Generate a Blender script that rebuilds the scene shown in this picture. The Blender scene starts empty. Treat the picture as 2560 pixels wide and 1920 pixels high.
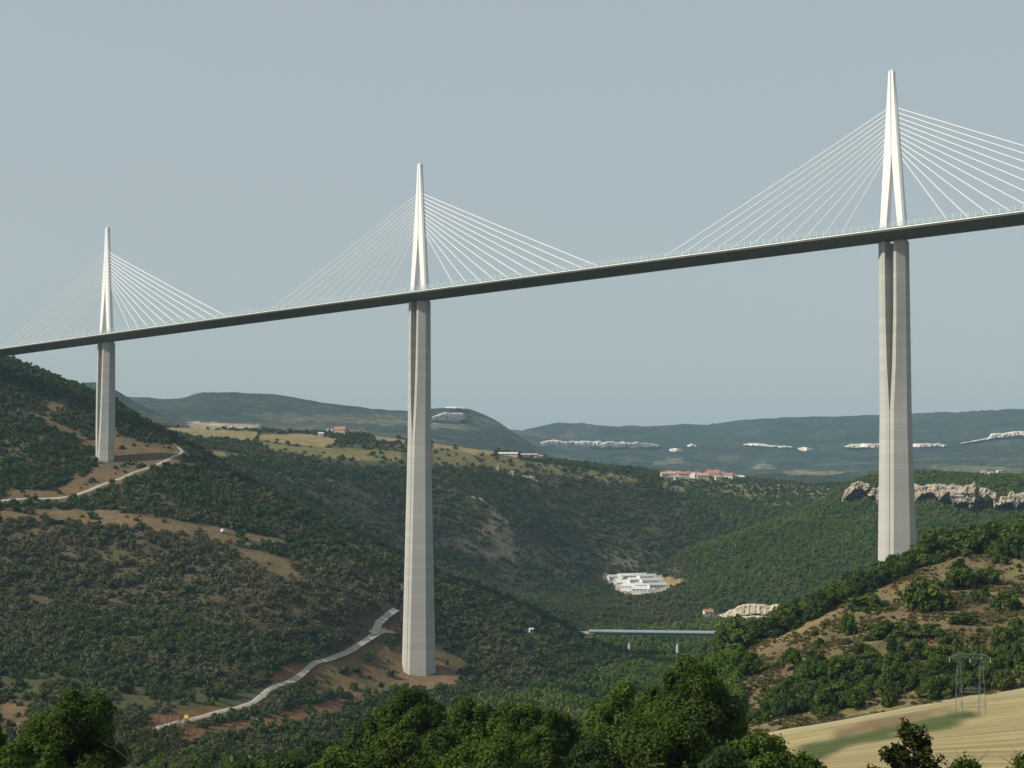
import bpy, math, random
import numpy as np
from mathutils import Vector, Matrix

# ------------------------------------------------------------------ camera, sky, sun, exposure
sc = bpy.context.scene
col = sc.collection
CAM_Z = 0.0
PITCH = 0.0507
F_PX = 4236.5                       # focal length in pixels of a 2560 wide frame
cam_d = bpy.data.cameras.new('camera'); cam = bpy.data.objects.new('camera', cam_d); col.objects.link(cam)
cam.location = (0, 0, CAM_Z); cam.rotation_euler = (math.pi / 2 + PITCH, 0, 0)
cam_d.sensor_width = 36.0; cam_d.lens = 36.0 * F_PX / 2560.0
cam_d.clip_start = 0.5; cam_d.clip_end = 60000
sc.camera = cam

SUN_AZ = math.radians(-105)         # direction towards the sun, measured from +Y (view) to +X
SUN_EL = math.radians(38)
sun_dir = Vector((math.sin(SUN_AZ) * math.cos(SUN_EL), math.cos(SUN_AZ) * math.cos(SUN_EL), math.sin(SUN_EL)))
w = bpy.data.worlds.new('World'); sc.world = w; w.use_nodes = True
nt = w.node_tree; nt.nodes.clear()
wo = nt.nodes.new('ShaderNodeOutputWorld'); bg = nt.nodes.new('ShaderNodeBackground')
sky = nt.nodes.new('ShaderNodeTexSky'); sky.sky_type = 'NISHITA'; sky.sun_disc = False
sky.sun_elevation = SUN_EL; sky.sun_rotation = SUN_AZ
sky.altitude = 500; sky.air_density = 1.0; sky.dust_density = 4.0; sky.ozone_density = 1.5
veil = nt.nodes.new('ShaderNodeMix'); veil.data_type = 'RGBA'; veil.inputs[0].default_value = 0.65   # summer haze: an even pale veil over the whole sky
veil.inputs[7].default_value = (4.22, 4.62, 4.45, 1)
nt.links.new(sky.outputs[0], veil.inputs[6]); nt.links.new(veil.outputs[2], bg.inputs[0]); nt.links.new(bg.outputs[0], wo.inputs[0])
bg.inputs[1].default_value = 0.12
sl = bpy.data.lights.new('sun', 'SUN'); sl.energy = 5.0; sl.angle = math.radians(0.6); sl.color = (1.0, 0.93, 0.80)
so = bpy.data.objects.new('sun', sl); col.objects.link(so)
so.rotation_euler = sun_dir.to_track_quat('Z', 'Y').to_euler()
sc.view_settings.view_transform = 'Standard'; sc.view_settings.look = 'None'
sc.view_settings.exposure = 0.0; sc.view_settings.gamma = 1.0; sc.view_settings.use_curve_mapping = False
sc.render.engine = 'CYCLES'
sc.cycles.max_bounces = 5; sc.cycles.diffuse_bounces = 2; sc.cycles.glossy_bounces = 2
sc.cycles.transmission_bounces = 3; sc.cycles.transparent_max_bounces = 8; sc.cycles.volume_bounces = 0
sc.cycles.use_denoising = True

# ------------------------------------------------------------------ small tools
rng = np.random.default_rng(7)
random.seed(7)
S = 2560 / 2212.0

def ray(u, v):
    """direction (y = 1) of a point seen at u, v in a 2212 x 1659 print of the picture"""
    cx = (np.asarray(u, float) * S - 1280) / F_PX; cz = (960 - np.asarray(v, float) * S) / F_PX
    cp, sp = math.cos(PITCH), math.sin(PITCH)
    y = cp - cz * sp; z = sp + cz * cp
    return cx / y, z / y            # x/y and z/y

def proj(x, y, z):
    cp, sp = math.cos(PITCH), math.sin(PITCH)
    d = y * cp + z * sp; w_ = -y * sp + z * cp
    return (1280 + F_PX * x / d) / S, (960 - F_PX * w_ / d) / S

def _hash(ix, iy, iz, seed):
    h = (ix * 374761393 + iy * 668265263 + iz * 2147483647 + seed * 974634777) & 0xFFFFFFFF
    h = ((h ^ (h >> 13)) * 1274126177) & 0xFFFFFFFF
    h = ((h ^ (h >> 16)) * 2246822519) & 0xFFFFFFFF
    return ((h ^ (h >> 15)) & 0xFFFFFF) / float(0xFFFFFF)

def vnoise(x, y, z=None, seed=0):
    x = np.asarray(x, float); y = np.asarray(y, float)
    ix = np.floor(x).astype(np.int64); iy = np.floor(y).astype(np.int64)
    fx = x - ix; fy = y - iy
    fx = fx * fx * fx * (fx * (fx * 6 - 15) + 10); fy = fy * fy * fy * (fy * (fy * 6 - 15) + 10)
    if z is None:
        a = _hash(ix, iy, 0, seed); b = _hash(ix + 1, iy, 0, seed); c = _hash(ix, iy + 1, 0, seed); d = _hash(ix + 1, iy + 1, 0, seed)
        return (a * (1 - fx) + b * fx) * (1 - fy) + (c * (1 - fx) + d * fx) * fy
    z = np.asarray(z, float); iz = np.floor(z).astype(np.int64); fz = z - iz; fz = fz * fz * (3 - 2 * fz)
    def lay(k):
        a = _hash(ix, iy, k, seed); b = _hash(ix + 1, iy, k, seed); c = _hash(ix, iy + 1, k, seed); d = _hash(ix + 1, iy + 1, k, seed)
        return (a * (1 - fx) + b * fx) * (1 - fy) + (c * (1 - fx) + d * fx) * fy
    return lay(iz) * (1 - fz) + lay(iz + 1) * fz

def fbm(x, y, oct=4, seed=0, z=None):
    t = 0; a = 0.5; tot = 0
    for k in range(oct):
        t = t + a * vnoise(x * 2 ** k, y * 2 ** k, None if z is None else z * 2 ** k, seed + k * 17); tot += a; a *= 0.5
    return t / tot

def mesh_data(name, V, Fc, mat=None, smooth=False, colors=None, uv=None, fattr=None):
    V = np.asarray(V, np.float32).reshape(-1, 3)
    me = bpy.data.meshes.new(name)
    if isinstance(Fc, np.ndarray):
        n, k = Fc.shape
        me.vertices.add(len(V)); me.vertices.foreach_set('co', V.ravel())
        me.loops.add(n * k); me.loops.foreach_set('vertex_index', Fc.astype(np.int32).ravel())
        me.polygons.add(n); me.polygons.foreach_set('loop_start', np.arange(0, n * k, k, dtype=np.int32))
        me.polygons.foreach_set('loop_total', np.full(n, k, np.int32))
        me.update(calc_edges=True)
    else:
        me.from_pydata([tuple(map(float, p)) for p in V], [], [tuple(map(int, f)) for f in Fc])
    if colors is not None:
        a = me.color_attributes.new('tone', 'FLOAT_COLOR', 'POINT')
        c4 = np.ones((len(V), 4), np.float32); c4[:, :3] = colors; a.data.foreach_set('color', c4.ravel())
    if uv is not None:
        l = me.uv_layers.new(name='uv'); vi = np.zeros(len(me.loops), np.int32); me.loops.foreach_get('vertex_index', vi)
        l.data.foreach_set('uv', np.asarray(uv, np.float32)[vi].ravel())
    if fattr is not None:
        a = me.attributes.new('clump', 'FLOAT', 'FACE'); a.data.foreach_set('value', np.asarray(fattr, np.float32))
    if smooth: me.polygons.foreach_set('use_smooth', np.ones(len(me.polygons), bool))
    if mat: me.materials.append(mat)
    me.update()
    return me

def tag(o, label=None, cat=None, group=None, kind=None):
    if label: o['label'] = label
    if cat: o['category'] = cat
    if group: o['group'] = group
    if kind: o['kind'] = kind
    return o

def link(name, me, parent=None, loc=(0, 0, 0), rz=0.0, scale=None):
    o = bpy.data.objects.new(name, me); col.objects.link(o)
    o.parent = parent; o.location = loc; o.rotation_euler = (0, 0, rz)
    if scale is not None: o.scale = scale if hasattr(scale, '__len__') else (scale,) * 3
    return o

def empty(name, loc, rz=0.0):
    o = bpy.data.objects.new(name, None); col.objects.link(o); o.location = loc; o.rotation_euler = (0, 0, rz)
    o.empty_display_size = 1.0
    return o

class MB:
    """collects boxes, prisms and bars; everything in the coordinates of the parent"""
    def __init__(s): s.v = []; s.f = []
    def add(s, V, F):
        b = len(s.v); s.v += [tuple(p) for p in V]; s.f += [tuple(i + b for i in f) for f in F]; return s
    def box(s, x0, x1, y0, y1, z0, z1):
        V = [(x0, y0, z0), (x1, y0, z0), (x1, y1, z0), (x0, y1, z0), (x0, y0, z1), (x1, y0, z1), (x1, y1, z1), (x0, y1, z1)]
        return s.add(V, [(3, 2, 1, 0), (4, 5, 6, 7), (0, 1, 5, 4), (1, 2, 6, 5), (2, 3, 7, 6), (3, 0, 4, 7)])
    def bar(s, a, b, r, r2=None, n=4):
        a = Vector(a); b = Vector(b); r2 = r if r2 is None else r2
        d = (b - a).normalized(); up = Vector((0, 0, 1)) if abs(d.z) < .95 else Vector((1, 0, 0))
        e1 = d.cross(up).normalized(); e2 = d.cross(e1)
        V = []
        for p, q in ((a, r), (b, r2)):
            for k in range(n):
                t = 2 * math.pi * (k + .5) / n; V.append(p + e1 * (q * math.cos(t)) + e2 * (q * math.sin(t)))
        F = [(k, (k + 1) % n, n + (k + 1) % n, n + k) for k in range(n)] + [tuple(range(n))[::-1], tuple(range(n, 2 * n))]
        return s.add(V, F)
    def loft(s, rings, caps=True):
        n = len(rings[0]); V = [p for r in rings for p in r]; F = []
        for i in range(len(rings) - 1):
            for k in range(n):
                F.append((i * n + k, i * n + (k + 1) % n, (i + 1) * n + (k + 1) % n, (i + 1) * n + k))
        if caps: F += [tuple(range(n))[::-1], tuple(range((len(rings) - 1) * n, len(rings) * n))]
        return s.add(V, F)
    def build(s, name, mat, parent=None, loc=(0, 0, 0), rz=0.0, smooth=False):
        return link(name, mesh_data(name, s.v, s.f, mat, smooth), parent, loc, rz)

# ------------------------------------------------------------------ materials
def new_mat(name):
    m = bpy.data.materials.new(name); m.use_nodes = True; t = m.node_tree; t.nodes.clear()
    out = t.nodes.new('ShaderNodeOutputMaterial'); return m, t, out

def N(t, kind, **kw):
    n = t.nodes.new(kind)
    for k, v in kw.items(): setattr(n, k, v)
    return n

def math_node(t, op, a, b=None, clamp=False):
    n = t.nodes.new('ShaderNodeMath'); n.operation = op; n.use_clamp = clamp
    for i, q in enumerate((a, b)):
        if q is None: continue
        if isinstance(q, (int, float)): n.inputs[i].default_value = q
        else: t.links.new(q, n.inputs[i])
    return n.outputs[0]

def mixc(t, fac, a, b, mode='MIX'):
    n = t.nodes.new('ShaderNodeMix'); n.data_type = 'RGBA'; n.blend_type = mode
    for sock, q in ((n.inputs[0], fac), (n.inputs[6], a), (n.inputs[7], b)):
        if isinstance(q, (int, float)): sock.default_value = q
        elif isinstance(q, tuple): sock.default_value = (*q, 1) if len(q) == 3 else q
        else: t.links.new(q, sock)
    return n.outputs[2]

def noise_tex(t, vec, scale, detail=4, rough=.6):
    n = t.nodes.new('ShaderNodeTexNoise'); n.inputs['Scale'].default_value = scale; n.inputs['Detail'].default_value = detail
    n.inputs['Roughness'].default_value = rough
    if vec is not None: t.links.new(vec, n.inputs['Vector'])
    return n.outputs[0]

def ramp(t, x, p0, p1):
    n = t.nodes.new('ShaderNodeMapRange'); n.clamp = True
    n.inputs[1].default_value = p0; n.inputs[2].default_value = p1
    t.links.new(x, n.inputs[0]); return n.outputs[0]

def principled(t, out, color, rough=.8, bump=None, bump_dist=.1, bump_str=.5, spec=.3):
    p = t.nodes.new('ShaderNodeBsdfPrincipled')
    if isinstance(color, tuple): p.inputs['Base Color'].default_value = (*color, 1)
    else: t.links.new(color, p.inputs['Base Color'])
    p.inputs['Roughness'].default_value = rough; p.inputs['Specular IOR Level'].default_value = spec
    if bump is not None:
        b = t.nodes.new('ShaderNodeBump'); b.inputs['Distance'].default_value = bump_dist; b.inputs['Strength'].default_value = bump_str
        t.links.new(bump, b.inputs['Height']); t.links.new(b.outputs[0], p.inputs['Normal'])
    t.links.new(p.outputs[0], out.inputs[0]); return p

def pos(t): return t.nodes.new('ShaderNodeNewGeometry').outputs['Position']

def plain(name, c, rough=.7, var=.12, scale=.6, spec=.3):
    m, t, out = new_mat(name)
    n = noise_tex(t, pos(t), scale, 4)
    a = tuple(max(0, q * (1 - var)) for q in c); b = tuple(min(1, q * (1 + var)) for q in c)
    principled(t, out, mixc(t, n, a, b), rough, n, .02, .3, spec); return m

def m_concrete():
    m, t, out = new_mat('pier_concrete')
    p = pos(t); sx = t.nodes.new('ShaderNodeSeparateXYZ'); t.links.new(p, sx.inputs[0])
    lift = math_node(t, 'FLOOR', math_node(t, 'DIVIDE', sx.outputs[2], 4.0))
    wn = t.nodes.new('ShaderNodeTexWhiteNoise'); wn.noise_dimensions = '1D'; t.links.new(lift, wn.inputs['W'])
    mp = t.nodes.new('ShaderNodeMapping'); mp.inputs['Scale'].default_value = (.8, .8, .03); t.links.new(p, mp.inputs[0])
    streak = noise_tex(t, mp.outputs[0], .7, 5)
    blot = noise_tex(t, p, .12, 4)
    fr = math_node(t, 'FRACT', math_node(t, 'DIVIDE', sx.outputs[2], 4.0))
    joint = math_node(t, 'LESS_THAN', fr, .07)
    c = mixc(t, wn.outputs[0], (.37, .372, .342), (.43, .43, .395))
    c = mixc(t, math_node(t, 'MULTIPLY', ramp(t, streak, .35, .7), .45), c, (.35, .34, .30))
    c = mixc(t, math_node(t, 'MULTIPLY', blot, .18), c, (.52, .51, .46))
    c = mixc(t, math_node(t, 'MULTIPLY', joint, .5), c, (.30, .29, .26))
    principled(t, out, c, .85, streak, .05, .3); return m

def m_ground():
    m, t, out = new_mat('hill_ground')
    a = t.nodes.new('ShaderNodeVertexColor'); a.layer_name = 'tone'
    p = pos(t)
    n1 = noise_tex(t, p, .045, 5, .65); n2 = noise_tex(t, p, .35, 5, .7); n3 = noise_tex(t, p, .012, 3)
    c = mixc(t, ramp(t, n1, .3, .7), mixc(t, 1.0, a.outputs[0], (.72, .76, .70), 'MULTIPLY'), mixc(t, 1.0, a.outputs[0], (1.25, 1.18, 1.12), 'MULTIPLY'))
    c = mixc(t, math_node(t, 'MULTIPLY', ramp(t, n2, .45, .68), .7), c, mixc(t, 1.0, c, (.45, .55, .38), 'MULTIPLY'))
    c = mixc(t, math_node(t, 'MULTIPLY', ramp(t, n3, .4, .65), .3), c, mixc(t, 1.0, c, (1.25, 1.1, .95), 'MULTIPLY'))
    n4 = noise_tex(t, p, 1.3, 6, .75)
    c = mixc(t, math_node(t, 'MULTIPLY', ramp(t, n4, .42, .62), .4), c, mixc(t, 1.0, c, (.52, .56, .45), 'MULTIPLY'))
    c = mixc(t, math_node(t, 'MULTIPLY', ramp(t, n4, .62, .72), .5), c, mixc(t, 1.0, c, (1.7, 1.6, 1.4), 'MULTIPLY'))
    h = math_node(t, 'ADD', math_node(t, 'ADD', math_node(t, 'MULTIPLY', n1, 3.0), math_node(t, 'MULTIPLY', n2, 1.2)), math_node(t, 'MULTIPLY', n4, .6))
    principled(t, out, c, .95, h, 1.2, .8, .1); return m

def m_far():
    m, t, out = new_mat('wooded_mountain')
    a = t.nodes.new('ShaderNodeVertexColor'); a.layer_name = 'tone'
    p = pos(t)
    n1 = noise_tex(t, p, .004, 5, .6); n2 = noise_tex(t, p, .03, 5, .75); n3 = noise_tex(t, p, .0012, 4)
    c = mixc(t, ramp(t, n1, .35, .65), mixc(t, 1.0, a.outputs[0], (.6, .66, .62), 'MULTIPLY'), mixc(t, 1.0, a.outputs[0], (1.45, 1.4, 1.25), 'MULTIPLY'))
    c = mixc(t, ramp(t, n2, .42, .62), mixc(t, 1.0, c, (.45, .5, .48), 'MULTIPLY'), mixc(t, 1.0, c, (1.45, 1.42, 1.3), 'MULTIPLY'))
    h = math_node(t, 'ADD', math_node(t, 'MULTIPLY', n1, 22.0), math_node(t, 'MULTIPLY', n2, 9.0))
    principled(t, out, c, .95, h, 1.0, 1.0, .05); return m

def m_leaf(name, dark, light, inst=False, dry=None, transl=.32):
    """foliage: clump to clump variation, plant to plant variation, a little light through the leaf"""
    m, t, out = new_mat(name)
    at = t.nodes.new('ShaderNodeAttribute'); at.attribute_name = 'clump'
    oi = t.nodes.new('ShaderNodeObjectInfo')
    c = mixc(t, at.outputs['Fac'], dark, light)
    if inst:
        ti = t.nodes.new('ShaderNodeAttribute'); ti.attribute_type = 'INSTANCER'; ti.attribute_name = 'tint'
        c = mixc(t, ti.outputs['Fac'], c, dry)
    c = mixc(t, math_node(t, 'MULTIPLY', oi.outputs['Random'], .5), c, mixc(t, 1.0, c, (.62, .68, .6), 'MULTIPLY'))
    d = t.nodes.new('ShaderNodeBsdfDiffuse'); tr = t.nodes.new('ShaderNodeBsdfTranslucent'); mx = t.nodes.new('ShaderNodeMixShader')
    t.links.new(c, d.inputs[0]); t.links.new(mixc(t, 1.0, c, (1.0, 1.15, .7), 'MULTIPLY'), tr.inputs[0])
    mx.inputs[0].default_value = transl
    t.links.new(d.outputs[0], mx.inputs[1]); t.links.new(tr.outputs[0], mx.inputs[2]); t.links.new(mx.outputs[0], out.inputs[0])
    return m

def m_rock():
    m, t, out = new_mat('limestone')
    p = pos(t)
    mp = t.nodes.new('ShaderNodeMapping'); mp.inputs['Scale'].default_value = (1, 1, .35); t.links.new(p, mp.inputs[0])
    n1 = noise_tex(t, mp.outputs[0], .12, 6, .7); n2 = noise_tex(t, p, .03, 3); n3 = noise_tex(t, p, .5, 5, .7)
    c = mixc(t, ramp(t, n1, .32, .68), (.13, .115, .09), (.43, .375, .29))
    c = mixc(t, math_node(t, 'MULTIPLY', ramp(t, n2, .55, .75), .5), c, (.42, .28, .16))
    c = mixc(t, math_node(t, 'MULTIPLY', ramp(t, n3, .55, .7), .5), c, (.07, .075, .055))
    principled(t, out, c, .9, n1, 1.5, .8, .1); return m

def m_bank():
    m, t, out = new_mat('bare_earth')
    p = pos(t); mp = t.nodes.new('ShaderNodeMapping'); mp.inputs['Scale'].default_value = (1, 1, .15); mp.inputs['Rotation'].default_value = (0, .5, 0); t.links.new(p, mp.inputs[0])
    n1 = noise_tex(t, mp.outputs[0], .22, 5, .65); n2 = noise_tex(t, p, .08, 3)
    c = mixc(t, ramp(t, n1, .35, .65), (.36, .29, .195), (.55, .47, .34)); c = mixc(t, math_node(t, 'MULTIPLY', ramp(t, n2, .5, .7), .5), c, (.55, .50, .42))
    principled(t, out, c, .95, n1, .8, .6, .1); return m

def m_farrock():
    m, t, out = new_mat('far_limestone')
    p = pos(t)
    mp = t.nodes.new('ShaderNodeMapping'); mp.inputs['Scale'].default_value = (1, 1, .3); t.links.new(p, mp.inputs[0])
    n1 = noise_tex(t, mp.outputs[0], .022, 6, .7); n2 = noise_tex(t, p, .006, 3)
    c = mixc(t, ramp(t, n1, .35, .6), (.20, .19, .165), (.80, .74, .64))
    c = mixc(t, math_node(t, 'MULTIPLY', ramp(t, n2, .5, .7), .5), c, (.42, .34, .26))
    principled(t, out, c, .9, n1, 8.0, .6, .05); return m

def m_wheat():
    m, t, out = new_mat('ripe_wheat')
    a = t.nodes.new('ShaderNodeVertexColor'); a.layer_name = 'tone'
    uv = t.nodes.new('ShaderNodeUVMap'); uv.uv_map = 'uv'
    sx = t.nodes.new('ShaderNodeSeparateXYZ'); t.links.new(uv.outputs[0], sx.inputs[0])
    p = pos(t); wob = noise_tex(t, p, .03, 3)
    vv = math_node(t, 'ADD', sx.outputs[1], math_node(t, 'MULTIPLY', wob, 1.3))
    mp = t.nodes.new('ShaderNodeCombineXYZ')
    t.links.new(math_node(t, 'MULTIPLY', sx.outputs[0], .012), mp.inputs[0]); t.links.new(vv, mp.inputs[1])
    rows = noise_tex(t, mp.outputs[0], .55, 4, .65)
    fine = noise_tex(t, p, 1.6, 5, .7); big = noise_tex(t, p, .05, 3)
    c = mixc(t, ramp(t, rows, .35, .65), mixc(t, 1.0, a.outputs[0], (.56, .55, .48), 'MULTIPLY'), mixc(t, 1.0, a.outputs[0], (1.12, 1.1, 1.05), 'MULTIPLY'))
    c = mixc(t, math_node(t, 'MULTIPLY', ramp(t, fine, .5, .7), .35), c, mixc(t, 1.0, c, (.6, .62, .5), 'MULTIPLY'))
    c = mixc(t, math_node(t, 'MULTIPLY', ramp(t, big, .45, .65), .3), c, mixc(t, 1.0, c, (.85, .9, .7), 'MULTIPLY'))
    h = math_node(t, 'ADD', math_node(t, 'MULTIPLY', rows, .6), math_node(t, 'MULTIPLY', fine, .25))
    principled(t, out, c, .95, h, .5, .6, .1); return m

def m_road():
    m, t, out = new_mat('pale_gravel_road')
    p = pos(t); n1 = noise_tex(t, p, .15, 5, .7); n2 = noise_tex(t, p, 1.2, 4)
    c = mixc(t, ramp(t, n1, .3, .7), (.30, .28, .245), (.45, .42, .37))
    c = mixc(t, math_node(t, 'MULTIPLY', n2, .3), c, (.18, .165, .145))
    principled(t, out, c, .95, n1, .3, .4, .1); return m

def m_glass_screen():
    m, t, out = new_mat('acrylic_screen')
    tr = t.nodes.new('ShaderNodeBsdfTransparent'); tr.inputs[0].default_value = (.90, .94, .95, 1)
    gl = t.nodes.new('ShaderNodeBsdfPrincipled'); gl.inputs['Base Color'].default_value = (.75, .8, .8, 1); gl.inputs['Roughness'].default_value = .15
    mx = t.nodes.new('ShaderNodeMixShader'); mx.inputs[0].default_value = .10
    t.links.new(tr.outputs[0], mx.inputs[1]); t.links.new(gl.outputs[0], mx.inputs[2]); t.links.new(mx.outputs[0], out.inputs[0]); return m

M = dict(
    concrete=m_concrete(), ground=m_ground(), far=m_far(), rock=m_rock(), farrock=m_farrock(), bank=m_bank(), wheat=m_wheat(), road=m_road(), screen=m_glass_screen(),
    white=plain('white_steel_paint', (.74, .745, .73), .45, .04, .2, .4),
    cable=plain('white_cable_sheath', (.78, .785, .775), .5, .03, .3),
    steel=plain('shade_darkened_deck', (.15, .158, .138), .5, .08, .08, .4),  # light grey deck paint darkened, underside shade is put into the colour
    edge=plain('pale_edge_paint', (.72, .73, .70), .5, .05, .3),
    asphalt=plain('asphalt', (.06, .06, .06), .9, .15, .5),
    pylonsteel=plain('weathered_pylon_steel', (.135, .15, .155), .6, .15, 2.0, .4),
    galv=plain('galvanised_steel', (.20, .215, .22), .5, .15, 2.0, .5),
    bark=plain('bark', (.10, .085, .065), .95, .35, 3.0, .1),
    deadwood=plain('bare_twigs', (.085, .066, .050), .95, .3, 3.0, .1),
    cream=plain('cream_render', (.50, .44, .34), .9, .10, .3),
    whitewall=plain('white_render', (.62, .61, .58), .9, .08, .3),
    redroof=plain('red_roof_tiles', (.33, .15, .10), .9, .2, .8),
    pinkroof=plain('weathered_pink_tiles', (.36, .26, .21), .9, .2, .8),
    greyroof=plain('pale_metal_roof', (.52, .525, .52), .5, .10, .2),
    asphaltroof=plain('grey_sheet_roof', (.36, .37, .38), .6, .1, .2),
    tanroof=plain('pale_tan_roof', (.36, .31, .23), .85, .14, .25),
    sand=plain('bare_sand', (.46, .33, .18), .95, .2, .1),
    pane=plain('dark_window', (.03, .035, .04), .2, .1, 1.0, .5),
    yellow=plain('yellow_paint', (.75, .62, .10), .4, .05, 2.0, .4),
    rubber=plain('tyre_rubber', (.025, .025, .025), .9, .1, 3.0),
    vanwhite=plain('white_van_paint', (.78, .78, .77), .35, .03, 2.0, .5),
    palesteel=plain('pale_blue_parapet', (.40, .48, .55), .5, .06, .3, .4),
    bluegrey=plain('blue_grey_steel', (.13, .19, .24), .5, .1, .3, .4),
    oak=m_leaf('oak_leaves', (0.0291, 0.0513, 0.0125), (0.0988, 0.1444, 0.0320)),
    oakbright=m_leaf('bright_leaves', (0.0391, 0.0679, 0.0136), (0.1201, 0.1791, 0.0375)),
    oakdark=m_leaf('dark_wood_leaves', (0.0273, 0.0527, 0.0215), (0.0741, 0.1092, 0.0390)),  # a darker, bluer leaf green than the oak
    pine=m_leaf('pine_needles', (.014, .022, .007), (.050, .058, .018), transl=.1),
    shrub=m_leaf('shrub_leaves', (0.0425, 0.0688, 0.0163), (0.1276, 0.1661, 0.0401)),
    scrub=m_leaf('scrub_leaves', (0.0264, 0.0540, 0.0127), (0.0880, 0.1277, 0.0310), True, (0.1672, 0.1392, 0.0845), .18),
    wood=m_leaf('wood_leaves', (0.0373, 0.0806, 0.0133), (0.1120, 0.1824, 0.0317), True, (0.1774, 0.1841, 0.0439), .2),
)

# ------------------------------------------------------------------ the terrain: one height field
A3 = []     # anchors x, y, z
def an(u, v, Y):
    sx_, sz_ = ray(u, v); A3.append((sx_ * Y, Y, sz_ * Y))
def az(u, Y, z):
    sx_, _ = ray(u, 1000.); A3.append((float(sx_) * Y, Y, z))
# viewpoint hillside
for x, y, z in [(0, 0, -1.7), (-60, 0, -3), (60, 0, -2), (0, -120, 9), (-90, -60, 4), (90, -60, 6), (0, 60, -13), (-60, 60, -14), (60, 60, -11), (0, 110, -25), (-45, 110, -26), (45, 110, -22),
                (0, 160, -35), (-60, 160, -37), (60, 165, -30), (0, 240, -52), (-90, 240, -55), (-140, 300, -66), (-30, 320, -68)]: A3.append((x, y, z))
for u, Y, z in [(400, 450, -88), (700, 450, -90), (0, 450, -86), (950, 450, -90), (1200, 420, -82), (1450, 400, -74), (0, 600, -104), (300, 600, -110), (500, 650, -120), (700, 700, -130), (900, 800, -141), (1000, 900, -147),
                (1100, 600, -115), (1300, 600, -110), (1450, 620, -108), (1300, 800, -138), (1200, 1000, -149), (1100, 1130, -146), (1300, 1200, -150), (1400, 1400, -151), (1500, 750, -122), (1600, 1000, -140), (1600, 1300, -149),
                (1700, 880, -125), (1926, 894, -100), (2000, 880, -95), (1850, 900, -104), (2100, 800, -72), (2212, 900, -62), (2500, 900, -50), (2212, 1200, -120), (1926, 1100, -132), (1926, 1400, -147), (2212, 1500, -112), (2600, 1500, -90), (1700, 1500, -150),
                (-400, 450, -80), (-400, 600, -98), (-500, 800, -100)]: az(u, Y, z)
# left hillside
for a in [(0, 1625, 740), (300, 1605, 765), (0, 1500, 850), (300, 1500, 860), (590, 1485, 930), (690, 1432, 1030), (0, 1400, 940), (300, 1400, 960), (600, 1400, 1005), (0, 1300, 1035), (300, 1300, 1062), (600, 1300, 1100), (760, 1300, 1142), (840, 1330, 1168), (850, 1365, 1152),
          (0, 1200, 1115), (300, 1210, 1135), (0, 1110, 1180), (300, 1122, 1190), (500, 1155, 1205), (650, 1205, 1215), (760, 1250, 1200), (870, 1280, 1230),
          (0, 1072, 1215), (150, 1076, 1235), (300, 1022, 1295), (400, 977, 1370), (225, 997, 1322), (260, 1000, 1330), (190, 985, 1340), (0, 950, 1320), (100, 945, 1340), (0, 860, 1420), (120, 880, 1420),
          (0, 782, 1500), (60, 802, 1492), (130, 827, 1482), (200, 852, 1470), (300, 912, 1440), (350, 948, 1410), (-200, 720, 1540), (-250, 1000, 1300), (-250, 1300, 1020), (-200, 1550, 800),
          (480, 1012, 1395), (600, 1077, 1395), (700, 1132, 1385), (800, 1178, 1375), (950, 1242, 1368), (1100, 1292, 1358), (1200, 1342, 1350), (1290, 1402, 1330),
          (450, 1060, 1300), (600, 1120, 1290), (1000, 1400, 1190), (1100, 1405, 1205), (1000, 1310, 1290), (1200, 1405, 1270), (1150, 1342, 1320),
          (868, 1458, 1108), (940, 1466, 1100), (900, 1464, 1098), (800, 1482, 1062), (1000, 1470, 1105), (960, 1440, 1130), (700, 1500, 985), (850, 1500, 1020)]: an(*a)
for u, Y, z in [(0, 1800, 86), (-300, 1800, 110), (200, 1750, 40), (300, 1700, 10), (400, 1650, -12), (500, 1600, -35), (600, 1560, -52), (700, 1550, -68), (800, 1540, -85), (950, 1520, -105), (1100, 1520, -128), (1250, 1480, -148), (1350, 1370, -150), (1450, 1370, -150), (1560, 1370, -148)]: az(u, Y, z)
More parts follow.
